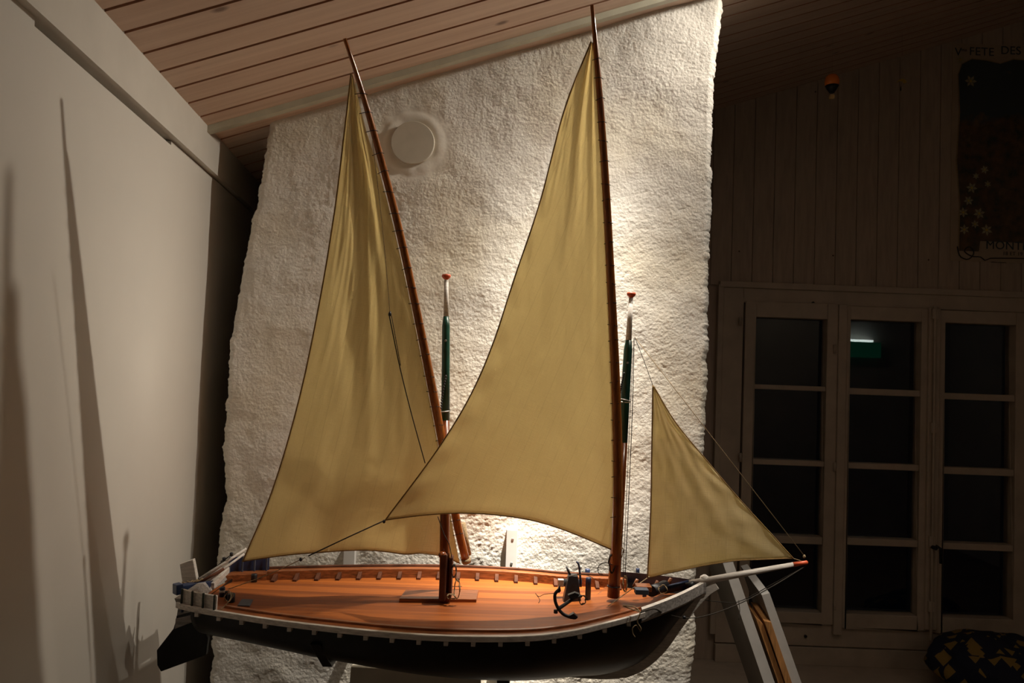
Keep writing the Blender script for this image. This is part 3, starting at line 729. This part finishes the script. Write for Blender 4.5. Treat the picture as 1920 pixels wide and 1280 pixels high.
bollard(416, 1122, 1101, 5.2, 'blue', band=(.55, .75)); bollard(433, 1131, 1113, 7, 'black', name='rope_drum'); bollard(476, 1091, 1076, 5.5, 'black')
bollard(424, 1128, 1108, 3, 'black', name='cleat_post')
p = on_deck(459, 1134); MB().hexa([on_deck(445, 1138) , on_deck(468, 1139), on_deck(475, 1127), on_deck(453, 1126)] + [v + Vector((0, 0, .004)) for v in (on_deck(445, 1138), on_deck(468, 1139), on_deck(475, 1127), on_deck(453, 1126))]).build('hatch_cover', 'slate', ship, bevel=.0008, label='small slate blue hatch cover')
# masts
def mast(base, top_, r0, r1, splits, nm):
    """splits: fractions where brown turns green, green turns white"""
    b, t = Vector(base), Vector(top_); L = lambda f: b.lerp(t, f); R = lambda f: r0 + (r1 - r0) * f
    g, wv = splits
    o = MB().tube([L(f) for f in (0, g * .5, g)], [R(0), R(g * .5), R(g)], 16).build('mast', 'spar', ship)
    MB().tube([L(g), L((g + wv) / 2), L(wv - .03), L(wv)], [R(g), R((g + wv) / 2) , R(wv - .03), R(wv) * .72], 16).build('mast_top_section', 'green', o)
    MB().tube([L(wv), L(.975)], [R(wv) * .72, R(1) * .55], 14).build('mast_pole', 'paint', o)
    d = (t - b).normalized(); c = L(.972)
    MB().lathe(c, [(.0035, 0), (.0045, .003), (.0085, .0065), (.0095, .0095), (.0085, .0125), (.003, .0135)], 18, axis=d).build('mast_cap', 'red', o)
    p = L(wv - .075); MB().lathe(p + Vector((0, -R(wv) * .9, 0)), [(.0028, 0), (.002, -.002)], 10, axis=Vector((0, 1, 0))).build('sheave', 'metal', o)
    MB().tube([L(.001) + Vector((0, 0, .02)), L(.001) + Vector((0, 0, .022))], r0 * 1.05, 16).build('mast_band', 'black', o)
    return o
B1 = P(833, 1128, YM); T1 = P(837, 509, YM); B2 = P(1150, 1119, YM); T2 = P(1184, 544, YM)
mast(B1, T1, .0105, .0075, (.545, .862), 1); mast(B2, T2, .0125, .0078, (.50, .835), 2)
# tabernacle and steps
def pbox(name, px0, px1, ptop, pbot, y0, y1, mat, bevel=.0015):
    a = P(px0, pbot, y0); b = P(px1, ptop, y0)
    return MB().box((a.x, y0, a.z), (b.x, y1, b.z)).build(name, mat, ship, bevel=bevel)
zk = sh(0) - .016
a, b, c, d = G(748, 1130, zk), G(893, 1131, zk), G(897, 1113, zk), G(760, 1113, zk)
MB().hexa([a, b, c, d] + [v + Vector((0, 0, .0085)) for v in (a, b, c, d)]).build('mast_step', 'wood', ship, bevel=.001)
pbox('tabernacle_cheek', 822, 838, 1040, 1128, 1.566, 1.583, 'oldwood', .003); pbox('tabernacle_cheek', 840, 849, 1045, 1122, 1.574, 1.602, 'oldwood', .002)
p = P(829.5, 1040, 1.5745); MB().lathe(p, [(.0075, -.004), (.0085, 0), (.006, .0055), (.001, .007)], 14).build('tabernacle_cap', 'spar', ship)
a, b, c, d = G(1119, 1125, zk), G(1192, 1113, zk), G(1200, 1100, zk), G(1140, 1104, zk)
MB().hexa([a, b, c, d] + [v + Vector((0, 0, .012)) for v in (a, b, c, d)]).build('mast_step', 'wood', ship, bevel=.001)
# yards
def linY(p0, p1, y0, y1):
    def f(px, py): t = (py - p0) / (p1 - p0); return P(px, py, y0 + (y1 - y0) * t)
    return f
Yd1 = linY(72, 1052, 1.30, 1.675); Yd2 = linY(10, 1060, 1.41, 1.56)
y1p = [(646, 72), (672, 150), (697, 235), (719, 315), (741, 400), (763, 495), (785, 600), (805, 700), (824, 800), (843, 905), (858, 985), (873, 1048)]
y2p = [(1110, 10), (1118, 100), (1126, 200), (1133, 300), (1139, 400), (1144, 500), (1150, 620), (1155, 740), (1158, 860), (1158, 960), (1155, 1056)]
yd1 = MB().tube(smooth_path([Yd1(*q) for q in y1p], 4), [.0030 + .0030 * min(1, i / 7) + .0028 * min(1, max(0, i - 7) / 20) for i in range(45)], 12).build('yard', 'yard', ship)
yd2 = MB().tube(smooth_path([Yd2(*q) for q in y2p], 4), [.0034 + .0030 * min(1, i / 7) + .0034 * min(1, max(0, i - 7) / 24) for i in range(41)], 12).build('yard', 'yard', ship)
q = Yd1(873, 1046); MB().tube([q, q + (Yd1(873, 1048) - Yd1(858, 985)).normalized() * .010], [.0102, .0098], 12).build('yard_end_lashing', 'rope', yd1)
# second short spar piece behind the foot of the aft yard
MB().tube([P(868, 980, 1.70), P(879, 1040, 1.71)], .0055, 10).build('furled_line_bundle', 'rope', ship)
# sails
def sail(leech, luff, foot, yl, yr, name, wr, nu=60, nv=120, belly=.02, hem=True):
    """yl(py)/yr(py): depth functions; leech and luff run from the peak down, foot from clew to tack"""
    L = smooth_path([yl(*q) for q in leech], 20); R = smooth_path([yr(*q) for q in luff], 20); FF = smooth_path([Vector(q) for q in foot], 20)
    def at(c, t): f = t * (len(c) - 1); i = min(int(f), len(c) - 2); return c[i].lerp(c[i+1], f - i)
    pk = L[0]; cl = L[-1]; ax = (cl - pk).normalized(); side = (R[-1] - pk); side = (side - ax * side.dot(ax)).normalized()
    verts = []; uvs = []
    for j in range(nv + 1):
        t = j / nv
        for i in range(nu + 1):
            s_ = i / nu
            base = at(L, t).lerp(at(R, t), s_)
            corr = at(FF, s_) - L[-1].lerp(R[-1], s_)
            p = base + corr * t ** 3
            e = math.sin(math.pi * s_) * math.sin(math.pi * min(1, t * 1.02)) ** .7
            p = p + Vector((0, -belly * e * t, 0)) + Vector((0, wr(s_, t, p), 0))
            verts.append(p); d = p - pk; uvs.append((d.dot(side), d.dot(ax)))
    n = nu + 1; fs = [(j*n + i, j*n + i + 1, (j+1)*n + i + 1, (j+1)*n + i) for j in range(nv) for i in range(nu)]
    m = MB(); base = rootloc(ship) - Vector((0, 0, CZ))
    me = bpy.data.meshes.new(name); me.from_pydata([v - base for v in verts], [], fs); me.materials.append(M['sail'])
    me.polygons.foreach_set('use_smooth', [True] * len(fs))
    uv = me.uv_layers.new(name='UVMap')
    for lp in me.loops: uv.data[lp.index].uv = uvs[lp.vertex_index]
    o = bpy.data.objects.new(name, me); COL.objects.link(o); o.parent = ship
    so = o.modifiers.new('thick', 'SOLIDIFY'); so.thickness = .0004
    rows = [verts[j*n] for j in range(nv + 1)]; ft = [verts[nv*n + i] for i in range(nu + 1)]
    MB().tube(rows, .0014, 6).build('leech_hem', 'edge', o); MB().tube(ft, .0013, 6).build('foot_hem', 'edge', o)
    lu = [verts[j*n + nu] for j in range(nv + 1)]
    return o, rows, lu, ft
def g_(x, c, w_): return math.exp(-((x - c) / w_) ** 2)
def wr1(s, t, p):
    f = math.sin(math.pi * s) * min(1, t * 6 + .2)
    up = max(0, 1 - t * 1.25)
    r = -.012 * g_(s, .35 + .1 * t, .10) * up * min(1, t * 8) + .010 * g_(s, .58 + .06 * math.sin(t * 9), .08) * max(0, 1 - t * 1.4) * min(1, t * 8)
    r += .0035 * math.sin(s * 16 + 3 * math.sin(t * 7)) * f * up + .004 * noise.noise(Vector((s * 7, t * 5, 1))) * f
    r += .006 * g_(s, .93, .05) * math.sin(t * 46) * min(1, t * 5) * .6                       # scallops along the lacing
    r += .004 * noise.noise(Vector((s * 22 + t * 10, t * 9, 4))) * f * (.4 + up)
    r += .006 * t ** 6 * math.sin(s * 14) * f                                                   # waves at the foot
    return r
def wr2(s, t, p):
    f = math.sin(math.pi * s) * min(1, t * 6 + .2); up = max(0, 1 - t * 1.5)
    r = .010 * g_(s, .50 + .1 * t, .10) * up + .007 * g_(s, .82 , .07) * up * min(1, t * 8)
    r += .003 * noise.noise(Vector((s * 5 + 9, t * 5, 2))) * f + .0010 * noise.noise(Vector((s * 20 + 9, t * 16, 2)))
    r += .0018 * g_(s, .06, .05) * math.sin(t * 70)
    return r
def wr3(s, t, p):
    return .0030 * noise.noise(Vector((s * 7, t * 9, 7))) * min(1, 6 * s * (1 - s) + .25) + .0018 * g_(s, .9, .12) * math.sin(t * 30) * math.sin(math.pi * t)
Y1c = linY(150, 1052, 1.33, 1.60); 
lee1 = [(658, 138), (644, 260), (628, 390), (600, 560), (560, 750), (510, 920), (455, 1052)]
luf1 = [(661, 140), (687, 247), (712, 325), (734, 410), (756, 505), (778, 610), (798, 710), (817, 810), (836, 915), (848, 985), (862, 1056)]
ft1 = [P(455, 1052, 1.60), P(520, 1043, 1.595), P(600, 1034, 1.59), P(680, 1032, 1.60), P(760, 1038, 1.61), P(790, 1036, 1.62), P(826, 1042, 1.64), P(862, 1056, 1.672)]
s1, lr1, lu1, f1 = sail(lee1, luf1, ft1, Y1c, lambda a, b: Yd1(a, b), 'mizzen_lateen_sail', wr1, belly=.018)
Y2c = linY(80, 975, 1.42, 1.515)
lee2 = [(1108, 78), (1060, 200), (1012, 380), (965, 520), (922, 650), (880, 745), (820, 843), (722, 975)]
luf2 = [(1112, 80), (1121, 190), (1127, 290), (1133, 390), (1138, 490), (1142, 590), (1146, 700), (1149, 800), (1150, 900), (1146, 1030)]
ft2 = [P(722, 975, 1.515), P(790, 966, 1.50), P(860, 962, 1.495), (P(930, 965, 1.50)), P(1000, 976, 1.51), P(1070, 998, 1.53), P(1146, 1030, 1.55)]
s2, lr2, lu2, f2 = sail(lee2, luf2, ft2, Y2c, lambda a, b: Yd2(a, b), 'main_lateen_sail', wr2, belly=.02)
Yj = lambda a, b: P(a, b, YM)
lee3 = [(1224, 722), (1222, 850), (1220, 960), (1214, 1083)]
luf3 = [(1226, 724), (1265, 790), (1320, 858), (1385, 935), (1440, 995), (1486, 1046)]
ft3 = [P(1214, 1083, YM), P(1290, 1066, YM), P(1370, 1052, YM), P(1440, 1048, YM), P(1486, 1046, YM)]
s3, lr3, lu3, f3 = sail(lee3, luf3, ft3, Yj, Yj, 'jib_sail', wr3, 40, 60, belly=.012)
# lacing of the sails to the yards
for nm, lu, yd, cnt, par in (('a', lu1, [Yd1(*q) for q in y1p], 26, s1), ('b', lu2, [Yd2(*q) for q in y2p], 24, s2)):
    ys_ = smooth_path(yd, 12)
    for k in range(cnt):
        p = lu[4 + int(k * (len(lu) - 8) / cnt)]; q = min(ys_, key=lambda v: (v - p).length)
        MB().tube([p + Vector((-.004, -.001, 0)), p.lerp(q, .5) + Vector((0, -.006, 0)), q + Vector((.003, -.009, 0)), q + Vector((.0085, -.003, 0))], .0007, 5).build('lacing', 'cord', par)
# ties between yards and masts
def loop_around(c, rx_, name, mat, par=ship, rad=.0011, tilt=0):
    pts = [c + Vector((math.cos(t) * rx_, math.sin(t) * .014, math.sin(t) * tilt + math.cos(t) * tilt)) for t in [2 * math.pi * k / 24 for k in range(25)]]
    MB().tube(pts, rad, 6, caps=False).build(name, mat, par)
loop_around(P(826, 770, 1.588), .021, 'parrel_rope', 'metal', tilt=.0015); loop_around(P(1162, 750, 1.57), .021, 'parrel_rope', 'metal', tilt=-.003)
for (pts, r) in ((((836, 705, 1.575), (832, 725, 1.575), (829, 745, 1.575), (827, 765, 1.572)), .0018), (((1170, 700, 1.57), (1166, 718, 1.57), (1163, 735, 1.57), (1161, 748, 1.568)), .0018)):
    m = MB(); pp_ = smooth_path([P(*q) for q in pts], 4)
    for i, v in enumerate(pp_): m.lathe(v + Vector((0, 0, 0)), [(.0008, -.0025), (.0024, 0), (.0008, .0025)], 6)
    m.build('parrel_chain', 'black', ship)
# bowsprit
bs0 = P(1293, 1094, YM); bs1 = P(1487, 1058, YM); bs2 = P(1513, 1054, YM)
bsp = MB().tube([bs0, bs0.lerp(bs1, .5), bs1], [.0072, .0062, .0046], 14).build('bowsprit', 'paint', ship)
MB().tube([bs1, bs2, bs2 + (bs2 - bs1) * .06], [.0048, .0042, .0022], 14).build('bowsprit_tip', 'red', bsp)
MB().tube([P(1245, 1106, YM), P(1292, 1095, YM), bs0], [.0078, .0085, .0085], 12).build('bowsprit_heel', 'blue', bsp)
MB().tube([P(1292, 1090, YM - .003), P(1295, 1103, YM - .003)], .0095, 12).build('gammon_band', 'black', bsp)
p = P(1322, 1084, YM); MB().lathe(p + Vector((0, .004, -.009)), [(.009, 0), (.010, .006), (.0085, .012), (.003, .0155)], 16).build('stem_head', 'paint', ship)
MB().lathe(P(1508, 1046, YM), [(.001, 0), (.003, .002), (.003, .004), (.001, .007)], 8).build('stay_ring', 'rope', bsp)
# deck gear forward
zf = sh(.12) - .017
gear = G(1073, 1128, zf); s = gear.y / FPX
wl = MB().hexa([gear + Vector((-18*s, -.016, 0)), gear + Vector((16*s, -.016, 0)), gear + Vector((16*s, .016, 0)), gear + Vector((-18*s, .016, 0)),
                gear + Vector((-9*s, -.011, 50*s)), gear + Vector((8*s, -.011, 50*s)), gear + Vector((8*s, .011, 50*s)), gear + Vector((-9*s, .011, 50*s))]).build('windlass_post', 'black', ship, bevel=.0015)
MB().tube([gear + Vector((-26*s, .02, 30*s)), gear + Vector((18*s, .02, 30*s))], .008, 10).build('windlass_barrel', 'black', wl)
MB().box(gear + Vector((-27*s, .010, 24*s)), gear + Vector((-16*s, .022, 37*s))).build('pawl_block', 'paint', wl, bevel=.0008)
MB().tube([gear + Vector((-6*s, 0, 49*s)), gear + Vector((-13*s, 0, 64*s))], [.0028, .0022], 8).build('lever', 'black', wl)
MB().tube(smooth_path([gear + Vector((15*s, 0, 30*s)), gear + Vector((12*s, 0, 55*s)), gear + Vector((9*s, 0, 70*s)), gear + Vector((5*s, 0, 74*s))], 4), .0022, 8).build('lever', 'blue', wl)
bollard(1102, 1131, 1084, 5.2, 'blue', base_z=zf); bollard(1101, 1086, 1067, 4.8, 'blue', base_z=zf + .0); bollard(1195, 1090, 1066, 3.6, 'blue', base_z=sh(.25) - .018)
post(1208, 1126, 1112, 7, 'blue', base_z=sh(.25) - .018, name='cathead_post')
c_ = P(1203, 1109, 1.50); MB().box(c_ + Vector((-.0125, -.008, -.004)), c_ + Vector((.0125, .012, .0055))).build('cathead', 'slate', ship, bevel=.001)
c_ = P(1206, 1102, 1.54); MB().box(c_ + Vector((-.013, -.006, -.006)), c_ + Vector((.016, .022, .004))).build('fife_block', 'wood', ship, bevel=.001)
for q in ((1192, 1092, 1.58), (1230, 1095, 1.58), (1255, 1090, 1.62)):
    c_ = P(*q); MB().tube([c_ + Vector((-.003, 0, -.008)), c_ + Vector((.003, 0, .007))], [.004, .003], 8).build('belaying_pin', 'wood', ship)
MB().tube([P(1221, 1108, 1.545), P(1247, 1098, 1.60)], [.011, .011], 14).build('capstan_drum', 'black', ship)
# anchor
an = MB(); AY = 1.455
an.tube([P(1090, 1117, AY + .03), P(1075, 1122, AY + .02), P(1047, 1141, AY)], [.003, .0032, .0036], 8)
an.tube(smooth_path([P(1048, 1105, AY), P(1041, 1113, AY), P(1041, 1126, AY), P(1046, 1139, AY), P(1055, 1150, AY), P(1068, 1156, AY), P(1078, 1158, AY)], 5), .0032, 8)
an.prism([P(1068, 1154, AY - .006), P(1076, 1150, AY - .006), P(1084, 1157, AY - .006), P(1080, 1161, AY - .006), P(1068, 1160, AY - .006)], (0, .012, 0))
an.prism([P(1045, 1108, AY - .005), P(1050, 1096, AY - .005), P(1052, 1108, AY - .005), P(1048, 1112, AY - .005)], (0, .010, 0))
an.lathe(P(1042, 1146, AY), [(.001, -.004), (.004, -.003), (.004, .003), (.001, .004)], 8)
an.prism([P(1065, 1116, AY + .01), P(1078, 1111, AY + .01), P(1087, 1114, AY + .01), P(1083, 1121, AY + .01), P(1070, 1124, AY + .01)], (0, .008, .001))
an.build('anchor', 'black', ship, bevel=.0006)
# ropes of the rigging
def rope(pts, r=.0009, mat='cord', k=5, name='rope'):
    q = [P(*p) for p in pts]; q = smooth_path(q, k) if len(q) > 2 else q
    return MB().tube(q, r, 6).build(name, mat, ship)
rope([(1190, 632, YM), (1509, 1043, YM)], .0007, 'rope', name='forestay'); rope([(1190, 632, YM), (1207, 675, YM), (1224, 722, YM)], .0006, name='jib_halyard')
rope([(1486, 1046, YM), (1513, 1055, YM)], .0009, 'rope', name='jib_tack_line'); rope([(1226, 724, YM - .001), (1265, 789, YM - .001), (1320, 857, YM - .001), (1385, 934, YM - .001), (1440, 994, YM - .001), (1487, 1046, YM - .001)], .0011, 'edge', name='jib_luff_rope')
rope([(1214, 1083, YM), (1190, 1100, 1.57), (1165, 1118, 1.54), (1140, 1136, 1.50)], .0009, 'rope', name='jib_sheet')
rope([(722, 975, 1.515), (650, 1008, 1.50), (578, 1042, 1.485)], .0012, name='main_sheet'); rope([(572, 1045, 1.484), (500, 1078, 1.475), (440, 1100, 1.47), (428, 1104, 1.47)], .0008, 'rope', name='main_sheet')
rope([(428, 1103, 1.47), (433, 1120, 1.45), (415, 1142, 1.44), (406, 1144, 1.43)], .0008, 'rope', name='main_sheet_tail')
MB().lathe(P(564, 1049, 1.484), [(.001, -.003), (.003, -.001), (.003, .002), (.001, .004)], 10).build('block', 'black', ship)
MB().lathe(P(720, 978, 1.515), [(.001, -.003), (.0028, -.001), (.0028, .002), (.001, .004)], 10).build('block', 'black', ship)
def ysail(py): return 1.30 + (1.675 - 1.30) * (py - 72) / 980 - .045
rope([(698, 262, ysail(262)), (712, 380, ysail(380)), (724, 500, ysail(500)), (731, 585, ysail(585))], .0006, 'rope', name='brail'); rope([(730, 592, ysail(592)), (749, 685, ysail(685)), (770, 770, ysail(770)), (797, 868, ysail(868))], .0011, name='brail')
rope([(734, 592, ysail(592)), (751, 685, ysail(685))], .0008, name='brail')
MB().lathe(P(731, 589, ysail(589)), [(.001, -.004), (.0032, -.002), (.0028, .002), (.001, .006)], 10).build('block', 'black', ship)
rope([(821, 968, 1.56), (832, 1000, 1.565), (842, 1020, 1.568), (848, 1050, 1.57)], .0009, name='halyard_fall')
rope([(1189, 634, 1.583), (1186, 760, 1.582), (1179, 930, 1.575), (1172, 1080, 1.565)], .0008, name='halyard_fall'); rope([(1187, 650, 1.60), (1176, 900, 1.60), (1168, 1085, 1.58)], .0006, name='halyard_fall')
# coils and frayed ends around the masts
def coil(px, py, Y, wpx, hpx, name, mat='rope', turns=2.4, r=.0009, seed=1):
    rnd = random.Random(seed); s = Y / FPX; c = P(px, py, Y); pts = []
    for k in range(int(turns * 14)):
        t = k * 2 * math.pi / 14; j = 1 + .18 * rnd.uniform(-1, 1)
        pts.append(c + Vector((math.cos(t) * wpx * s * j, .003 * rnd.uniform(-1, 1), math.sin(t) * hpx * s * j)))
    MB().tube(smooth_path(pts, 3), r, 5).build(name, mat, ship)
coil(857, 1105, 1.565, 5, 17, 'rope_coil', seed=2); coil(851, 1070, 1.568, 4, 11, 'rope_coil', 'cord', seed=3); coil(846, 1118, 1.56, 8, 4, 'rope_coil', seed=4)
coil(1158, 1010, 1.552, 7, 16, 'rope_coil', 'cord', 3, seed=5); coil(1148, 1055, 1.555, 6, 16, 'rope_coil', 'cord', 3, .0012, seed=6); coil(1163, 1035, 1.555, 6, 9, 'rope_coil', seed=7)
coil(1172, 1095, 1.545, 4, 14, 'rope_coil', 'rope', seed=8); coil(1243, 1105, 1.54, 8, 8, 'rope_coil', 'rope', 1.6, seed=9); coil(1092, 1124, 1.50, 6, 8, 'rope_coil', 'cord', seed=10)
coil(429, 1118, 1.47, 7, 9, 'rope_coil', 'rope', 1.3, .0007, seed=11)
rope([(1148, 1058, 1.55), (1135, 1055, 1.54), (1123, 1060, 1.53), (1122, 1074, 1.53), (1130, 1076, 1.53)], .0008, name='loose_rope')
rope([(1060, 1082, 1.50), (1080, 1078, 1.50), (1100, 1078, 1.50), (1116, 1086, 1.50)], .0007, 'rope', name='loose_rope')
rope([(1040, 1112, 1.52), (1020, 1114, 1.53), (1010, 1118, 1.53), (1004, 1112, 1.53), (1012, 1124, 1.52), (1010, 1130, 1.51)], .0006, name='loose_rope')
rope([(1198, 1146, 1.43), (1180, 1140, 1.44), (1168, 1135, 1.45), (1190, 1138, 1.43), (1200, 1148, 1.42), (1195, 1165, 1.42), (1202, 1178, 1.42), (1200, 1184, 1.42)], .0011, 'rope', name='loose_rope')
rope([(1200, 1182, 1.42), (1193, 1172, 1.42), (1186, 1178, 1.42), (1187, 1188, 1.42), (1191, 1194, 1.42)], .0009, 'rope', name='loose_rope')
rope([(1200, 1148, 1.43), (1215, 1143, 1.44), (1228, 1141, 1.46), (1240, 1147, 1.48)], .0016, name='loose_rope')
# bobstay chains
rope([(1512, 1060, YM), (1450, 1098, 1.57), (1385, 1132, 1.55), (1320, 1155, 1.53), (1283, 1158, 1.52), (1240, 1148, 1.50)], .0010, 'cord', name='bobstay_chain')
rope([(1512, 1060, YM), (1450, 1094, 1.60), (1384, 1128, 1.60), (1350, 1128, 1.60), (1304, 1122, 1.60)], .0008, 'cord', name='bobstay_chain'); rope([(1385, 1125, 1.59), (1387, 1145, 1.575), (1385, 1162, 1.57)], .0008, 'cord', name='bobstay_chain')
MB().lathe(P(1283, 1157, 1.52), [(.001, -.003), (.0035, -.002), (.0035, .002), (.001, .003)], 8).build('shackle', 'black', ship)
MB().box(P(1252, 1203, 1.588), P(1252, 1203, 1.588) + Vector((.009, .006, .005))).build('eye_bolt', 'black', ship)
# the model hangs close to the column
ship.scale = (1.045, 1.045, 1.045); ship.location = (-0.1045, 1.6616, 0.9887)
# ------------------------------------------------------------------ the two support arms
def arm(pxa, pya, pxb, pyb, wpx, lab, Yt, Yb_):
    a = P(pxa, pya, Yt); b = P(pxb, pyb, Yb_); w_ = wpx * Yt / FPX / 2
    m = MB(); m.hexa([Vector((b.x - w_, Yb_, b.z)), Vector((b.x + w_, Yb_, b.z)), Vector((b.x + w_, Yb_ + .03, b.z)), Vector((b.x - w_, Yb_ + .03, b.z)),
                      Vector((a.x - w_, Yt, a.z)), Vector((a.x + w_, Yt, a.z)), Vector((a.x + w_, Yt + .03, a.z)), Vector((a.x - w_, Yt + .03, a.z))])
    m.box((b.x - w_, Yb_ + .029, b.z), (b.x + w_, 1.99, b.z + .018))
    tag(m.build('support_bracket', 'hull', bevel=.001), lab, 'bracket', 'black brackets carrying the ship')
arm(590, 1208, 614, 1250, 19, 'black slanting bracket under the aft part of the hull', 1.447, 1.494)
arm(942, 1238, 944, 1300, 23, 'black upright bracket under the forward part of the hull', 1.505, 1.526)
# ------------------------------------------------------------------ leaning boards right of the column
def lean_box(near_t0, near_t1, near_b0, near_b1, Yn, Yf, dxf, name, mats, lab, cat, fmats=None):
    """near edge strip given by its top and bottom ends (left, right); box recedes to Yf"""
    a, b, c, d = P(*near_b0, Yn), P(*near_b1, Yn), P(*near_t0, Yn), P(*near_t1, Yn)
    k = -CZ; 
    def ext(t, bt): # carry the line down to the floor
        f = (k - t.z) / (bt.z - t.z); return t + (bt - t) * f
    A, B = ext(c, a), ext(d, b); off = Vector((dxf, Yf - Yn, 0))
    m = MB()
    v = [A, B, B + off, A + off, c, d, d + off, c + off]
    m.add(v, [(0, 3, 2, 1)], 0); m.add(v, [(4, 5, 6, 7)], 0); m.add(v, [(0, 1, 5, 4)], 0); m.add(v, [(1, 2, 6, 5)], 1); m.add(v, [(2, 3, 7, 6)], 0); m.add(v, [(3, 0, 4, 7)], 1)
    return tag(m.build(name, mats, bevel=.0008), lab, cat)
lean_box((1350, 1040), (1370, 1040), (1432, 1280), (1453, 1280), 2.10, 2.30, -.006, 'display_board', ['board', 'greyboard'], 'tall board with a white edge leaning nearest the column, behind the bowsprit', 'board')
lean_box((1428, 1115), (1443, 1111), (1484, 1280), (1503, 1280), 2.13, 2.46, .04, 'display_case', ['board', 'greyboard'], 'white edged box panel leaning rightmost in front of the window', 'board')
lean_box((1416, 1156), (1431, 1170), (1459, 1280), (1470.6, 1280), 2.13, 2.30, .02, 'stretcher_frame', ['pine', 'pine'], 'narrow pine frame edge between the leaning boards, left one', 'frame')
lean_box((1433, 1164), (1446, 1166), (1472.5, 1280), (1485, 1280), 2.12, 2.30, .02, 'stretcher_frame', ['pine', 'pine'], 'narrow pine frame edge between the leaning boards, right one', 'frame')
# ------------------------------------------------------------------ what the window glass reflects: lit exit sign and a sheet of photographs on the wall behind the viewer
ex0 = P(1612, 652, 2 * YB - YF); yx = YF + .03
es = empty('exit_sign', (ex0.x, YF, ex0.z - .12), 'green lit exit sign on the wall behind the viewer, mirrored in the window', 'sign')
MB().box((ex0.x - .20, yx, ex0.z - .10), (ex0.x + .20, yx + .05, ex0.z + .06)).build('sign_box', 'exitgreen', es, bevel=.004)
MB().box((ex0.x - .20, yx + .01, ex0.z + .062), (ex0.x + .12, yx + .045, ex0.z + .085)).build('tube_light', 'exitwhite', es)
